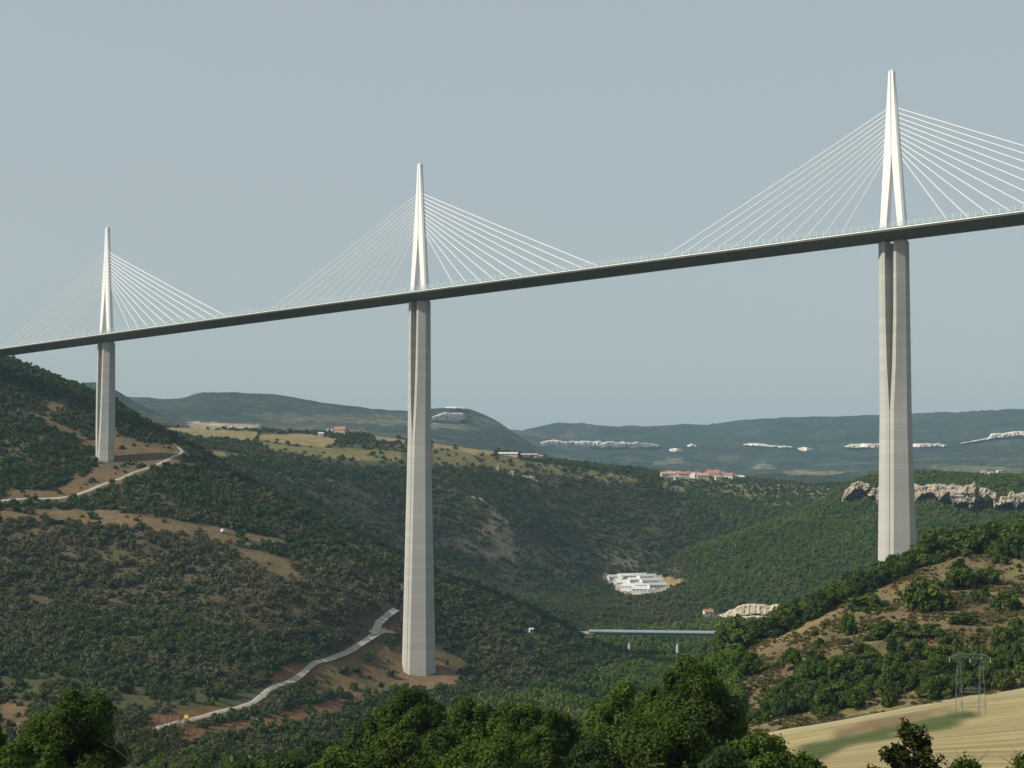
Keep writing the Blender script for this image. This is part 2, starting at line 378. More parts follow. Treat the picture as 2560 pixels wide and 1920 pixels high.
# plateau over the river and its slope
for a in [(350, 940, 2000), (450, 965, 1950), (550, 972, 2050), (700, 990, 2090), (870, 990, 2140), (1000, 1004, 2180), (1200, 1020, 2270), (1400, 1042, 2370), (1600, 1066, 2430), (1750, 1070, 2460),
          (330, 929, 2450), (430, 929, 2550), (550, 936, 2550), (700, 940, 2500), (740, 936, 2450), (850, 948, 2450), (950, 962, 2440), (1060, 976, 2450), (1150, 988, 2480), (1300, 1008, 2600), (1420, 1032, 2680), (1500, 1036, 2720), (1600, 1040, 2720), (1750, 1050, 2720), (1830, 1055, 2700),
          (500, 1000, 1850), (600, 1040, 1830), (700, 1095, 1820), (800, 1135, 1860), (950, 1205, 1900), (1080, 1240, 1975), (780, 1050, 1950), (900, 1100, 2000), (1000, 1080, 2055), (1100, 1100, 2080), (1080, 1180, 2000), (1200, 1180, 2080), (1200, 1243, 2020), (1300, 1243, 2105), (1300, 1180, 2150), (1300, 1100, 2215), (1400, 1222, 2140), (1400, 1160, 2190), (1500, 1150, 2230), (1500, 1090, 2310), (1600, 1115, 2320), (1700, 1088, 2380),
          (1200, 1288, 1930), (1400, 1292, 1870), (1350, 1272, 2060), (1500, 1334, 1670), (1300, 1352, 1580), (1400, 1347, 1600), (1620, 1332, 1690),
          # wooded slope with the limestone edge
          (1820, 1085, 2095), (1900, 1090, 2045), (2000, 1085, 1950), (2080, 1108, 1890), (2212, 1105, 1850), (1820, 1050, 2112), (1880, 1036, 2090), (1960, 1040, 2062), (2080, 1042, 1995), (2212, 1050, 1955), (1960, 1030, 2150), (2100, 1030, 2080), (2212, 1034, 2050),
          (1740, 1095, 2080), (1600, 1152, 2010), (1500, 1192, 1960), (1440, 1222, 1990), (1700, 1200, 1850), (1600, 1250, 1800), (1520, 1292, 1750), (1800, 1150, 1950), (1800, 1250, 1750), (1850, 1180, 1850), (1680, 1305, 1700), (2000, 1150, 1850), (2212, 1150, 1780), (2000, 1250, 1700), (2600, 1060, 1900), (2600, 1030, 2050)]: an(*a)
for u, Y, z in [(1700, 2980, -50), (1850, 2400, -45), (1700, 2240, -85), (1600, 2200, -115), (2000, 2500, -12), (2212, 2500, -12), (2600, 2500, -10), (600, 3000, 30), (1000, 3000, -20), (1400, 3200, -60), (1000, 2750, 2), (1300, 3000, -40), (400, 3000, 55), (700, 2900, 32), (0, 2500, 80), (0, 3200, 80), (-400, 2500, 90)]: az(u, Y, z)
# near right hill and the wheat field
for a in [(2100, 1196, 625), (2040, 1205, 615), (1950, 1243, 600), (1800, 1312, 582), (1700, 1366, 570), (1620, 1402, 560), (1560, 1440, 550), (2212, 1165, 660), (2212, 1250, 570), (2000, 1330, 525), (1800, 1400, 502), (1700, 1452, 490), (1620, 1505, 480), (2212, 1400, 475), (2000, 1440, 465), (1900, 1480, 455), (1750, 1530, 450), (1640, 1575, 445),
          (2212, 1490, 440), (2000, 1524, 430), (1800, 1562, 425), (1680, 1584, 420), (1600, 1610, 415), (2212, 1570, 345), (2000, 1600, 335), (1850, 1625, 320), (2212, 1659, 285), (1900, 1665, 270), (1750, 1650, 285), (2500, 1640, 285), (2500, 1450, 440), (2500, 1150, 640), (2212, 1740, 220), (1900, 1760, 210)]: an(*a)
for u, Y, z in [(2212, 760, -46), (2500, 760, -30), (1950, 680, -55), (1800, 660, -74), (1700, 660, -90), (1560, 640, -98)]: az(u, Y, z)
# far country
for a in [(150, 830, 4500), (200, 827, 4500), (260, 851, 4500), (300, 872, 4500), (340, 890, 4450), (0, 810, 4600), (330, 870, 6000), (400, 856, 6000), (500, 851, 6000), (600, 856, 6000), (700, 871, 6000), (760, 880, 6000), (870, 881, 6000), (960, 876, 6000), (1000, 880, 6000), (1060, 907, 5900), (1115, 945, 5700),
          (1125, 938, 8600), (1180, 920, 8600), (1215, 917, 8500), (1300, 921, 8500), (1400, 929, 8500), (1480, 930, 8500), (1540, 918, 8500), (1620, 908, 8500), (1720, 907, 8500), (1850, 906, 8500), (1960, 904, 8400), (2080, 894, 8300), (2212, 889, 8200), (2600, 885, 8200),
          (1165, 992, 5700), (1200, 1000, 5600), (1160, 975, 6100), (350, 915, 4800), (500, 925, 4700), (700, 930, 4700), (900, 940, 4800), (1000, 945, 4800), (600, 900, 5300), (900, 910, 5300), (1100, 975, 4600), (1000, 930, 5200), (1200, 975, 6500), (1300, 985, 6300), (1500, 985, 6800), (1700, 980, 7000), (1900, 985, 6800), (2212, 975, 6500), (1200, 955, 7500), (1400, 960, 7600), (1700, 950, 7700), (2000, 950, 7500), (2212, 930, 7300),
          (1400, 1015, 5200), (1700, 1030, 4800), (2000, 1020, 4600), (2212, 1010, 4600), (1200, 1000, 5200), (1500, 1040, 4000), (1800, 1045, 3900), (2200, 1035, 3800), (1100, 1000, 3900), (700, 950, 3900), (400, 930, 4000)]: an(*a)
for u, Y, z in [(0, 9000, 330), (500, 9000, 270), (900, 7500, 225), (1100, 9500, 170), (1600, 11500, 260), (2212, 11500, 290), (800, 11500, 150), (-600, 6000, 350), (2800, 11000, 300)]: az(u, Y, z)

C0 = 150.0
A3 = np.array(A3, float)
As = np.stack([A3[:, 0] / (A3[:, 1] + C0), np.log(A3[:, 1] + C0)], 1); Aw = A3[:, 2] / (A3[:, 1] + C0)
def _phi(r2): return np.sqrt(r2 + 0.022 ** 2)
d2 = ((As[:, None] - As[None]) ** 2).sum(-1); K = -_phi(d2); n_a = len(As)
Pm = np.concatenate([np.ones((n_a, 1)), As], 1)
big = np.zeros((n_a + 3, n_a + 3)); big[:n_a, :n_a] = K + np.eye(n_a) * 1.0e-3; big[:n_a, n_a:] = Pm; big[n_a:, :n_a] = Pm.T
sol = np.linalg.solve(big, np.concatenate([Aw, np.zeros(3)]))
def base_height(x, y):
    s_ = x / (y + C0); l_ = np.log(y + C0); w_ = sol[n_a] + sol[n_a + 1] * s_ + sol[n_a + 2] * l_
    for i in range(n_a): w_ = w_ - sol[i] * _phi((s_ - As[i, 0]) ** 2 + (l_ - As[i, 1]) ** 2)
    return w_ * (y + C0)

GS = np.concatenate([np.linspace(-.75, -.345, 36)[:-1], np.linspace(-.345, .345, 430), np.linspace(.345, .75, 36)[1:]])
GL = np.concatenate([np.linspace(math.log(12), math.log(C0 + 400), 60)[:-1], np.linspace(math.log(C0 + 400), math.log(C0 + 2700), 330)[:-1], np.linspace(math.log(C0 + 2700), math.log(C0 + 12500), 200)])
gy = np.exp(GL)[:, None] - C0 + 0 * GS[None]; gx = GS[None] * (gy + C0)
GZ = base_height(gx, gy)
near_w = np.clip((gy - 350) / 300, 0, 1)
mid = near_w * np.clip((3200 - gy) / 600, 0, 1); farw = np.clip((gy - 3200) / 900, 0, 1)
wheat_keep = 1 - np.clip(1 - np.abs(gy - 350) / 130, 0, 1) * (GS[None] > .10)
GZ = GZ + mid * ((fbm(gx / 130, gy / 130, 3, 3) - .5) * 9 + (fbm(gx / 32, gy / 32, 3, 5) - .5) * 3.0)
rid = 1 - np.abs(fbm(gx / 420 + gy / 1500, gy / 900, 4, 11) * 2 - 1)
GZ = GZ + farw * ((rid - rid[gy > 3500].mean()) * 42 + (fbm(gx / 160, gy / 160, 3, 13) - .5) * 13)
GZ = GZ + (1 - near_w) * wheat_keep * (fbm(gx / 25, gy / 25, 3, 9) - .5) * 1.2
# level pads under the piers
def height(x, y):
    x = np.asarray(x, float); y = np.asarray(y, float)
    s_ = np.clip(x / (y + C0), GS[0], GS[-1]); l_ = np.clip(np.log(np.maximum(y + C0, 12.01)), GL[0], GL[-1])
    i = np.clip(np.searchsorted(GS, s_) - 1, 0, len(GS) - 2); j = np.clip(np.searchsorted(GL, l_) - 1, 0, len(GL) - 2)
    a = (s_ - GS[i]) / (GS[i + 1] - GS[i]); b = (l_ - GL[j]) / (GL[j + 1] - GL[j])
    return (GZ[j, i] * (1 - a) + GZ[j, i + 1] * a) * (1 - b) + (GZ[j + 1, i] * (1 - a) + GZ[j + 1, i + 1] * a) * b

def cast(u, v, y0=60., y1=9000., n=700):
    """first ground point met by the sight line through u, v between depths y0 and y1"""
    u = np.atleast_1d(np.asarray(u, float)); v = np.atleast_1d(np.asarray(v, float))
    sx_, sz_ = ray(u, v); Y = np.exp(np.linspace(math.log(y0), math.log(y1), n))
    out = np.zeros((len(u), 3))
    for k in range(len(u)):
        g = height(sx_[k] * Y, Y) - sz_[k] * Y
        hit = np.nonzero(g >= 0)[0]
        j = hit[0] if len(hit) else int(np.argmax(g))
        if j > 0 and len(hit):
            q = -g[j - 1] / (g[j] - g[j - 1]); yy = Y[j - 1] + q * (Y[j] - Y[j - 1])
        else: yy = Y[j]
        out[k] = (sx_[k] * yy, yy, float(height(sx_[k] * yy, yy)))
    return out

def seen(x, y, ztop, tol=6.0, n=44):
    """is the top of something at x, y above the ground that lies between it and the viewpoint"""
    ok = np.ones(len(x), bool)
    for q in np.linspace(.08, .985, n):
        ok &= height(x * q, y * q) < ztop * q + tol * q
    return ok

def inpoly(u, v, poly):
    r = np.zeros(np.shape(u), bool); n = len(poly); j = n - 1
    for i in range(n):
        xi, yi = poly[i]; xj, yj = poly[j]
        if yi != yj:
            r ^= ((yi > v) != (yj > v)) & (u < (xj - xi) * (v - yi) / (yj - yi) + xi)
        j = i
    return r

# ground cover zones: outline as seen, depth range, colour, share of it that stays free of plants
SOIL = (.160, .113, .068); RED = (.175, .092, .052); DRY = (.205, .170, .085); GOLD = (.275, .220, .115); GRASS = (.085, .092, .040); SCREE = (.175, .160, .125); PALE = (.33, .30, .25)
ZONES = [
    ([(0, 1060), (110, 1058), (200, 1020), (215, 985), (150, 940), (90, 915), (100, 905), (190, 945), (212, 950), (212, 900), (262, 940), (330, 960), (375, 962), (405, 978), (395, 995), (270, 1042), (140, 1085), (0, 1092)], 1150, 1480, SOIL, .90),
    ([(85, 905), (100, 870), (140, 850), (150, 862), (125, 885), (110, 910)], 1300, 1500, SOIL, .8),
    ([(30, 895), (90, 893), (90, 905), (30, 903)], 1300, 1500, SOIL, .7),
    ([(0, 1096), (230, 1103), (420, 1128), (600, 1162), (622, 1176), (560, 1182), (380, 1150), (200, 1132), (0, 1122)], 1000, 1330, (.180, .128, .080), .90),
    ([(490, 1183), (560, 1188), (640, 1212), (660, 1195), (648, 1178), (660, 1176), (672, 1195), (655, 1218), (620, 1222), (665, 1256), (640, 1258), (590, 1240), (545, 1212)], 1000, 1350, (.160, .118, .068), .97),
    ([(670, 1175), (820, 1180), (810, 1192), (680, 1186)], 1000, 1400, GRASS, .8),
    ([(845, 1265), (872, 1255), (872, 1285)], 1000, 1400, PALE, .97),
    ([(320, 1545), (420, 1515), (560, 1500), (690, 1440), (790, 1375), (830, 1345), (860, 1345), (860, 1372), (800, 1385), (700, 1450), (600, 1500), (520, 1540), (330, 1585)], 650, 1250, RED, .96),
    ([(575, 1480), (590, 1450), (640, 1432), (660, 1442), (640, 1470)], 700, 1250, (.215, .105, .055), .97),
    ([(330, 1590), (540, 1555), (700, 1515), (780, 1505), (800, 1520), (700, 1550), (560, 1575), (400, 1610)], 600, 1100, RED, .93),
    ([(640, 1500), (720, 1430), (800, 1395), (870, 1385), (960, 1395), (1010, 1430), (1000, 1470), (940, 1490), (760, 1505)], 800, 1250, (.150, .110, .058), .90),
    ([(840, 1455), (1000, 1450), (980, 1490), (830, 1485)], 800, 1250, (.185, .130, .078), .98),
    ([(0, 1440), (120, 1455), (330, 1490), (560, 1480), (560, 1510), (330, 1545), (300, 1560), (0, 1510)], 650, 1100, (.085, .085, .040), .55),
    ([(0, 1510), (60, 1530), (60, 1640), (0, 1659)], 500, 900, SOIL, .9),
    ([(345, 924), (430, 925), (560, 934), (545, 955), (440, 948), (345, 935)], 1850, 3000, GOLD, .99),
    ([(562, 938), (660, 937), (735, 950), (700, 968), (600, 956), (555, 952)], 1850, 3000, GOLD, .99),
    ([(555, 955), (640, 965), (800, 972), (870, 975), (870, 995), (760, 995), (660, 985), (560, 966)], 1750, 3000, (.185, .165, .075), .85),
    ([(415, 968), (470, 972), (540, 984), (500, 988), (425, 978)], 1600, 2200, DRY, .97),
    ([(935, 955), (1065, 968), (1072, 984), (1000, 978), (935, 966)], 1850, 3000, GOLD, .99),
    ([(800, 940), (875, 950), (875, 958), (800, 948)], 1850, 3000, GOLD, .99),
    ([(930, 966), (1060, 985), (1240, 1010), (1420, 1040), (1330, 1045), (1100, 1015), (935, 998)], 1750, 2800, (.155, .138, .065), .72),
    ([(1420, 1035), (1820, 1050), (1800, 1085), (1650, 1095), (1500, 1070), (1420, 1050)], 2150, 2900, (.185, .165, .095), .55),
    ([(1050, 1085), (1080, 1100), (1110, 1150), (1105, 1205), (1030, 1205), (1025, 1150), (1060, 1120)], 1600, 2200, SCREE, .62),
    ([(930, 1150), (1020, 1160), (1380, 1200), (1380, 1225), (1120, 1210), (940, 1185)], 1600, 2450, (.140, .122, .088), .38),
    ([(1200, 1228), (1250, 1232), (1250, 1242), (1200, 1240)], 1700, 2200, (.23, .18, .13), .9),
    ([(1400, 1245), (1485, 1250), (1470, 1262), (1420, 1275), (1390, 1262)], 1750, 2250, (.31, .225, .12), .98),
    ([(1305, 1240), (1430, 1240), (1445, 1278), (1330, 1282)], 1750, 2250, (.33, .32, .29), .97),
    ([(1280, 1375), (1340, 1375), (1375, 1395), (1330, 1400)], 1200, 1500, (.19, .165, .08), .8),
    ([(640, 900), (760, 903), (870, 908), (1010, 918), (1070, 935), (1000, 930), (860, 918), (640, 908)], 4200, 8000, (.105, .095, .068), 1),
    ([(880, 915), (940, 912), (1010, 918), (1000, 926), (900, 924)], 4200, 8000, (.16, .14, .105), 1),
    ([(1618, 1012), (1640, 1001), (1660, 1003), (1675, 1012)], 3000, 8000, (.20, .175, .13), 1),
    ([(1690, 1020), (1720, 1013), (1760, 1018), (1830, 1018), (1800, 1026), (1710, 1027)], 3000, 8000, (.17, .15, .11), 1),
    ([(1990, 1012), (2060, 1004), (2130, 1008), (2212, 1012), (2212, 1022), (2080, 1018)], 3000, 8000, (.13, .125, .085), 1),
    ([(1410, 995), (1470, 990), (1480, 1000), (1420, 1003)], 3000, 8000, (.14, .135, .095), 1),
    ([(400, 910), (560, 916), (560, 932), (420, 930)], 3000, 5200, (.27, .215, .16), 1),
]
near_hill = [(1560, 1445), (1620, 1400), (1700, 1364), (1800, 1310), (1950, 1241), (2040, 1200), (2110, 1190), (2300, 1200), (2300, 1480), (2000, 1525), (1640, 1590), (1560, 1560)]

vu, vv = proj(gx, np.maximum(gy, 5), GZ)
tone = np.zeros(gx.shape + (3,)); tone[:] = (.062, .062, .032)
scrubby = (gy > 700) & (gy < 1560) & (gx < 200)
tone[scrubby] = (.105, .088, .053)
lower = scrubby & (vv > 1330); tone[lower] = (.080, .074, .038)
slope2 = (gy >= 1560) & (gy < 3000); tone[slope2] = (.080, .074, .046)
woodz = ((gy > 1250) & (gy < 2200) & (gx > 190) & (gx > (1700 - gy) * .35 + 60)); tone[woodz] = (.036, .048, .021)
far_m = gy > 3000; tone[far_m] = (.031, .043, .029)
nz = fbm(gx / 300, gy / 300, 4, 21)
dryf = far_m & (nz > .53) & (vv > 893) & (gx < 300); tone[dryf] = (.070, .068, .045)
lowf = far_m & (nz > .62) & (vv > 985); tone[lowf] = (.060, .066, .045)
nh = (gy > 430) & (gy < 760) & inpoly(vu, vv, near_hill)
nzh = fbm(gx / 22, gy / 22, 4, 31)
tone[nh] = (.188, .150, .090)
tone[nh & (nzh > .54)] = (.225, .188, .100)
tone[nh & (nzh < .42)] = (.165, .122, .073)
wob_u = (fbm(gx / 28, gy / 40, 4, 71) - .5) * 46 * np.clip(1200 / np.maximum(gy, 100), .3, 1.3); wob_v = (fbm(gx / 28, gy / 40, 4, 77) - .5) * 20 * np.clip(1200 / np.maximum(gy, 100), .3, 1.3)
for poly, ya, yb, c, fr_ in ZONES:
    ww = 1.6 if fr_ < .8 else (.25 if c in (GOLD,) else .8)
    k = (gy > ya) & (gy < yb) & inpoly(vu + wob_u * ww, vv + wob_v * ww, poly); tone[k] = np.array(c) * (.85 + .3 * nz[k][:, None])
nr, nc = gx.shape
idx = np.arange(nr * nc).reshape(nr, nc)
Q = np.stack([idx[:-1, :-1], idx[:-1, 1:], idx[1:, 1:], idx[1:, :-1]], -1).reshape(-1, 4)
me = mesh_data('terrain', np.stack([gx, gy, GZ], -1), Q, M['ground'], True, tone.reshape(-1, 3))
me.materials.append(M['far'])
fm = (gy[:-1, :-1] > 2950).astype(np.int32).ravel(); me.polygons.foreach_set('material_index', fm)
terrain = tag(link('terrain', me), 'wooded river valley with scrubby hillsides, fields and far mountains', None, None, 'structure')

# ------------------------------------------------------------------ draped sheets: roads, wheat field, river
def smooth_line(P, n):
    P = np.asarray(P, float); d = np.r_[0, np.cumsum(np.linalg.norm(np.diff(P[:, :2], axis=0), axis=1))]
    t = np.linspace(0, d[-1], n); q = np.stack([np.interp(t, d, P[:, k]) for k in range(P.shape[1])], 1)
    for _ in range(3): q[1:-1] = (q[:-2] + 2 * q[1:-1] + q[2:]) / 4
    return q

def road(name, uv, y0, y1, width, label, lift=.45, n=70):
    P = smooth_line(cast([p[0] for p in uv], [p[1] for p in uv], y0, y1)[:, :2], n)
    t = np.gradient(P, axis=0); t /= np.linalg.norm(t, axis=1)[:, None] + 1e-9; nn = np.stack([-t[:, 1], t[:, 0]], 1)
    wj = width * (1 + .25 * (vnoise(np.arange(n) * .4, np.zeros(n), None, 3) - .5))
    V = []; 
    zc = height(P[:, 0], P[:, 1]); 
    for k in range(5):
        q = (k / 4 - .5) * wj; xy = P + nn * q[:, None]
        zz = np.maximum(height(xy[:, 0], xy[:, 1]), zc - .3) + lift - (.5 if k in (0, 4) else 0)
        V.append(np.c_[xy, zz])
    V = np.stack(V, 1); ii = np.arange(n * 5).reshape(n, 5)
    F = np.stack([ii[:-1, :-1], ii[:-1, 1:], ii[1:, 1:], ii[1:, :-1]], -1).reshape(-1, 4)
    return tag(link(name, mesh_data(name, V, F, M['road'], True)), label, None, None, 'structure')

road('road', [(300, 1582), (350, 1570), (420, 1553), (500, 1532), (560, 1510), (600, 1480), (660, 1452), (720, 1420), (790, 1385), (835, 1362)], 650, 1300, 3.9, 'pale road climbing from the lower left to the middle pier')
road('track', [(810, 1370), (820, 1345), (838, 1330), (856, 1318)], 850, 1400, 4.6, 'short pale ramp beside the middle pier')
road('track', [(800, 1368), (850, 1366)], 850, 1400, 3.6, 'pale turning place beside the middle pier', n=12)
road('track', [(0, 1082), (80, 1078), (140, 1075), (200, 1056), (260, 1035), (320, 1010), (370, 990), (398, 978), (385, 965), (370, 958)], 1150, 1480, 3.6, 'pale track climbing past the farthest pier')


# wheat field: lofted between its far and near edges
far_e = smooth_line(cast([1650, 1750, 1850, 2000, 2100, 2212, 2330], [1588, 1570, 1552, 1524, 1505, 1488, 1468], 380, 470)[:, :2], 90)
near_e = np.stack([np.linspace(36, 125, 90), np.linspace(205, 190, 90)], 1)
tt = np.linspace(0, 1, 70)[None, :, None]
WP = far_e[:, None] * (1 - tt) + near_e[:, None] * tt
wz = height(WP[..., 0], WP[..., 1]) + .35
wu, wv = proj(WP[..., 0], WP[..., 1], wz)
wt = np.zeros(wu.shape + (3,)); wt[:] = (.365, .300, .165)
wn_ = fbm(WP[..., 0] / 14, WP[..., 1] / 9, 4, 41)
wt[(wn_ > .55)] = (.330, .278, .148)
gr = inpoly(wu, wv + (wn_ - .5) * 22, [(1720, 1612), (1850, 1590), (1980, 1562), (2070, 1536), (2125, 1540), (2060, 1566), (1930, 1590), (1830, 1612), (1770, 1645), (1720, 1645)])
br = inpoly(wu, wv + (wn_ - .5) * 18, [(1800, 1580), (1900, 1545), (2040, 1515), (2065, 1530), (1980, 1555), (1880, 1580), (1800, 1600)])
wt[br] = (.185, .135, .080); wt[gr & ~br] = (.078, .100, .035)
rimg = np.zeros(wu.shape, bool); rimg[:, :3] = True; wt[rimg] = (.40, .35, .22)
for _ in range(2):
    wt[1:-1] = (wt[:-2] + wt[1:-1] * 2 + wt[2:]) / 4; wt[:, 1:-1] = (wt[:, :-2] + wt[:, 1:-1] * 2 + wt[:, 2:]) / 4
ii = np.arange(90 * 70).reshape(90, 70)
F = np.stack([ii[:-1, :-1], ii[:-1, 1:], ii[1:, 1:], ii[1:, :-1]], -1).reshape(-1, 4)[:, ::-1]
wuv = np.stack([np.repeat(np.arange(90)[:, None], 70, 1) * 1.6, np.repeat(np.arange(70)[None], 90, 0) * 2.6], -1).reshape(-1, 2)
tag(link('wheat_field', mesh_data('wheat_field', np.concatenate([WP, wz[..., None]], -1), F, M['wheat'], True, wt.reshape(-1, 3), wuv)), 'ripe golden wheat field sloping down on the right', None, None, 'structure')

# ------------------------------------------------------------------ limestone cliffs
def cliff(name, prof, Yline, mat, label, du=1.1, depth=5.0, scale=8.0, seed=1, dz=.8, rough=1.0, front=3.0, lean=0.0):
    """wall of rock: prof = (u, v_top, v_bottom) as seen, Yline = (u, depth)"""
    us = np.arange(prof[0][0], prof[-1][0] + .01, du)
    vt = np.interp(us, [p[0] for p in prof], [p[1] for p in prof]); vb = np.interp(us, [p[0] for p in prof], [p[2] for p in prof])
    Y = np.interp(us, [p[0] for p in Yline], [p[1] for p in Yline])
    sx_, zt_ = ray(us, vt); _, zb_ = ray(us, vb)
    Xw = sx_ * Y; hgt = (zt_ - zb_) * Y
    zt = zt_ * Y + (vnoise(Xw / scale * 1.4, Y * 0 + seed, None, seed) - .5) * .45 * hgt * rough + (fbm(Xw / scale * 3, Y * 0 + seed + 3, 3, seed) - .5) * .25 * hgt * rough
    zb = zb_ * Y + (vnoise(Xw / scale * 1.1, Y * 0 + seed + 5, None, seed) - .5) * .7 * hgt * rough + (fbm(Xw / scale * 3, Y * 0 + seed + 9, 3, seed) - .5) * .5 * hgt * rough
    nrow = max(5, int(np.max(hgt) / dz))
    q = np.linspace(0, 1, nrow)[:, None]
    Z = zb[None] * (1 - q) + zt[None] * q + 0 * Xw[None]; X = Xw[None] + 0 * q
    d = (1 - np.abs(fbm(X / scale, Z / (scale * 2.2), 3, seed + 2) * 2 - 1)) * depth + (fbm(X / (scale * .25), Z / (scale * .3), 3, seed + 4) - .5) * depth * .8
    d = d + np.round(fbm(X / (scale * 2), Z / (scale * .4), 2, seed + 8) * 5) / 5 * depth * .8
    cr = np.abs(fbm(X / (scale * .55), Z / (scale * 1.8), 3, seed + 15) - .5); d = d - np.clip(1 - cr / .05, 0, 1) * depth * .7
    d = d + (vnoise(X / .9, Z / .9, None, seed + 21) - .5) * depth * .18
    YY = Y[None] - front - d + q * (depth * .5 + lean)
    bt = 1 - (2 * q - 1) ** 14
    YY = YY * bt + (Y[None] + depth * 2.5) * (1 - bt)
    f = YY / Y[None]; X = X * f; Z = Z * f
    ii = np.arange(nrow * len(us)).reshape(nrow, len(us))
    F = np.stack([ii[:-1, :-1], ii[:-1, 1:], ii[1:, 1:], ii[1:, :-1]], -1).reshape(-1, 4)
    return tag(link(name, mesh_data(name, np.stack([X, YY, Z], -1), F, mat, False)), label, None, None, 'structure')

YC = [(1800, 2095), (1900, 2045), (2000, 1955), (2080, 1895), (2230, 1850)]
cliff('cliff', [(1818, 1078, 1086), (1826, 1055, 1080), (1840, 1045, 1066), (1860, 1040, 1056), (1878, 1046, 1056)], YC, M['rock'], 'slanting limestone outcrop at the end of the wooded slope', seed=1)
cliff('cliff', [(1874, 1062, 1070), (1886, 1050, 1084), (1900, 1046, 1092), (1920, 1044, 1094)], YC, M['rock'], 'limestone outcrop just behind the nearest pier', seed=2)
cliff('cliff', [(1958, 1056, 1086), (1975, 1048, 1090), (1990, 1046, 1080), (2010, 1050, 1072), (2030, 1046, 1076), (2050, 1048, 1068), (2054, 1050, 1075)], YC, M['rock'], 'pale crumbling limestone wall right of the nearest pier', seed=3)
cliff('cliff', [(2052, 1052, 1085), (2060, 1050, 1106), (2085, 1052, 1108), (2102, 1050, 1104), (2108, 1052, 1090)], YC, M['rock'], 'orange stained limestone buttress, tallest of the rock wall', seed=4, depth=6, front=7)
cliff('cliff', [(2104, 1052, 1080), (2120, 1052, 1076), (2140, 1056, 1072), (2152, 1062, 1080), (2150, 1070, 1090)][:4], YC, M['rock'], 'low limestone wall between buttress and frame edge', seed=5)
cliff('cliff', [(2146, 1078, 1094), (2165, 1066, 1096), (2185, 1064, 1098), (2212, 1066, 1088), (2300, 1066, 1090)], YC, M['rock'], 'pale limestone wall at the right edge of the picture', seed=6)
def fcliff(prof, label, seed):
    us_ = np.linspace(prof[0][0], prof[-1][0], 6)
    vb_ = np.interp(us_, [p[0] for p in prof], [p[2] for p in prof]); P_ = cast(us_, vb_ - 2, 6500 if prof[0][0] > 1150 else 3600, 9500)
    return cliff('cliff', prof, list(zip(us_, smooth_line(np.c_[us_, P_[:, 1]], 6)[:, 1])), M['farrock'], label, du=.7, depth=13, scale=30, seed=seed, dz=3, rough=.5, front=75)
fcliff([(1168, 955, 963), (1185, 951, 966), (1220, 952, 967), (1300, 954, 969), (1380, 955, 970), (1405, 957, 968), (1425, 962, 967)], 'long white cliff band on the far mountain, right of the saddle', 11)
fcliff([(1446, 970, 975), (1460, 968, 979), (1475, 972, 976)], 'small white crag on the far mountain, below the long band', 12)
fcliff([(1484, 962, 965), (1494, 958, 967), (1504, 962, 966)], 'single small white crag on the far mountain', 13)
fcliff([(1605, 960, 962), (1620, 957, 965), (1650, 958, 966), (1670, 962, 967), (1700, 963, 968), (1712, 965, 968)], 'broken white crags in the middle of the far mountain', 14)
fcliff([(1724, 967, 972), (1740, 966, 979), (1756, 968, 974)], 'white crag with pale scree foot on the far mountain', 15)
fcliff([(1825, 964, 966), (1840, 959, 969), (1890, 958, 969), (1905, 958, 968)], 'white cliff band on the far mountain left of the nearest pier', 16)
fcliff([(1962, 958, 968), (2000, 957, 967), (2030, 958, 966), (2045, 962, 965)], 'white cliff band on the far mountain right of the nearest pier', 17)
fcliff([(2075, 957, 959), (2110, 950, 953), (2135, 945, 949), (2140, 938, 949), (2165, 935, 946), (2212, 931, 943), (2280, 930, 942)], 'white cliff band climbing to the right edge of the picture', 18)
fcliff([(934, 900, 908), (950, 893, 912), (980, 893, 913), (1000, 892, 910), (1006, 900, 906)], 'white rock face high on the mesa behind the middle pier', 19)
fcliff([(962, 879, 882), (985, 878, 884), (1006, 880, 886)], 'white rock rim at the top of the mesa', 20)

# bare earth cutting in the wooded valley: a bench between two banks
def bank(prof, label, seed, lean):
    us_ = np.linspace(prof[0][0], prof[-1][0], 5); vb_ = np.interp(us_, [p[0] for p in prof], [p[2] for p in prof]); P_ = cast(us_, vb_ + 3, 1450, 1900)
    return cliff('earth_bank', prof, list(zip(us_, smooth_line(np.c_[us_, P_[:, 1]], 5)[:, 1])), M['bank'], label, du=.8, depth=1.6, scale=7, seed=seed, dz=.6, rough=.35, front=9, lean=lean)
bank([(1555, 1328, 1336), (1575, 1319, 1338), (1598, 1308, 1334), (1616, 1303, 1330), (1640, 1305, 1330), (1662, 1309, 1330), (1672, 1306, 1322), (1688, 1305, 1314)], 'pale fan of bare earth cut into the wooded valley side', 51, 9)
bank([(1592, 1331, 1339), (1610, 1330, 1342), (1640, 1330, 1344), (1656, 1330, 1340)], 'lower bank of yellow earth under the pale fan', 52, 4)

# rock outcrops on the plateau slope
def outcrop(prof, label, seed):
    us_ = np.linspace(prof[0][0], prof[-1][0], 4); vb_ = np.interp(us_, [p[0] for p in prof], [p[2] for p in prof]); P_ = cast(us_, vb_, 1500, 2500)
    return cliff('rock_outcrop', prof, list(zip(us_, P_[:, 1])), M['rock'], label, du=.9, depth=2.5, scale=5, seed=seed, dz=.8, front=.5)
outcrop([(1070, 1012, 1016), (1076, 1004, 1022), (1084, 1012, 1024), (1090, 1020, 1026)], 'pale rock outcrop uppermost on the slope beside the middle pier', 31)
outcrop([(1094, 1018, 1024), (1106, 1018, 1032), (1118, 1024, 1034)], 'pale rock outcrop second on the slope beside the middle pier', 32)
outcrop([(1130, 1026, 1030), (1145, 1028, 1038), (1166, 1038, 1046), (1180, 1044, 1048)], 'slanting rock rib lowest of the outcrops on the slope', 33)
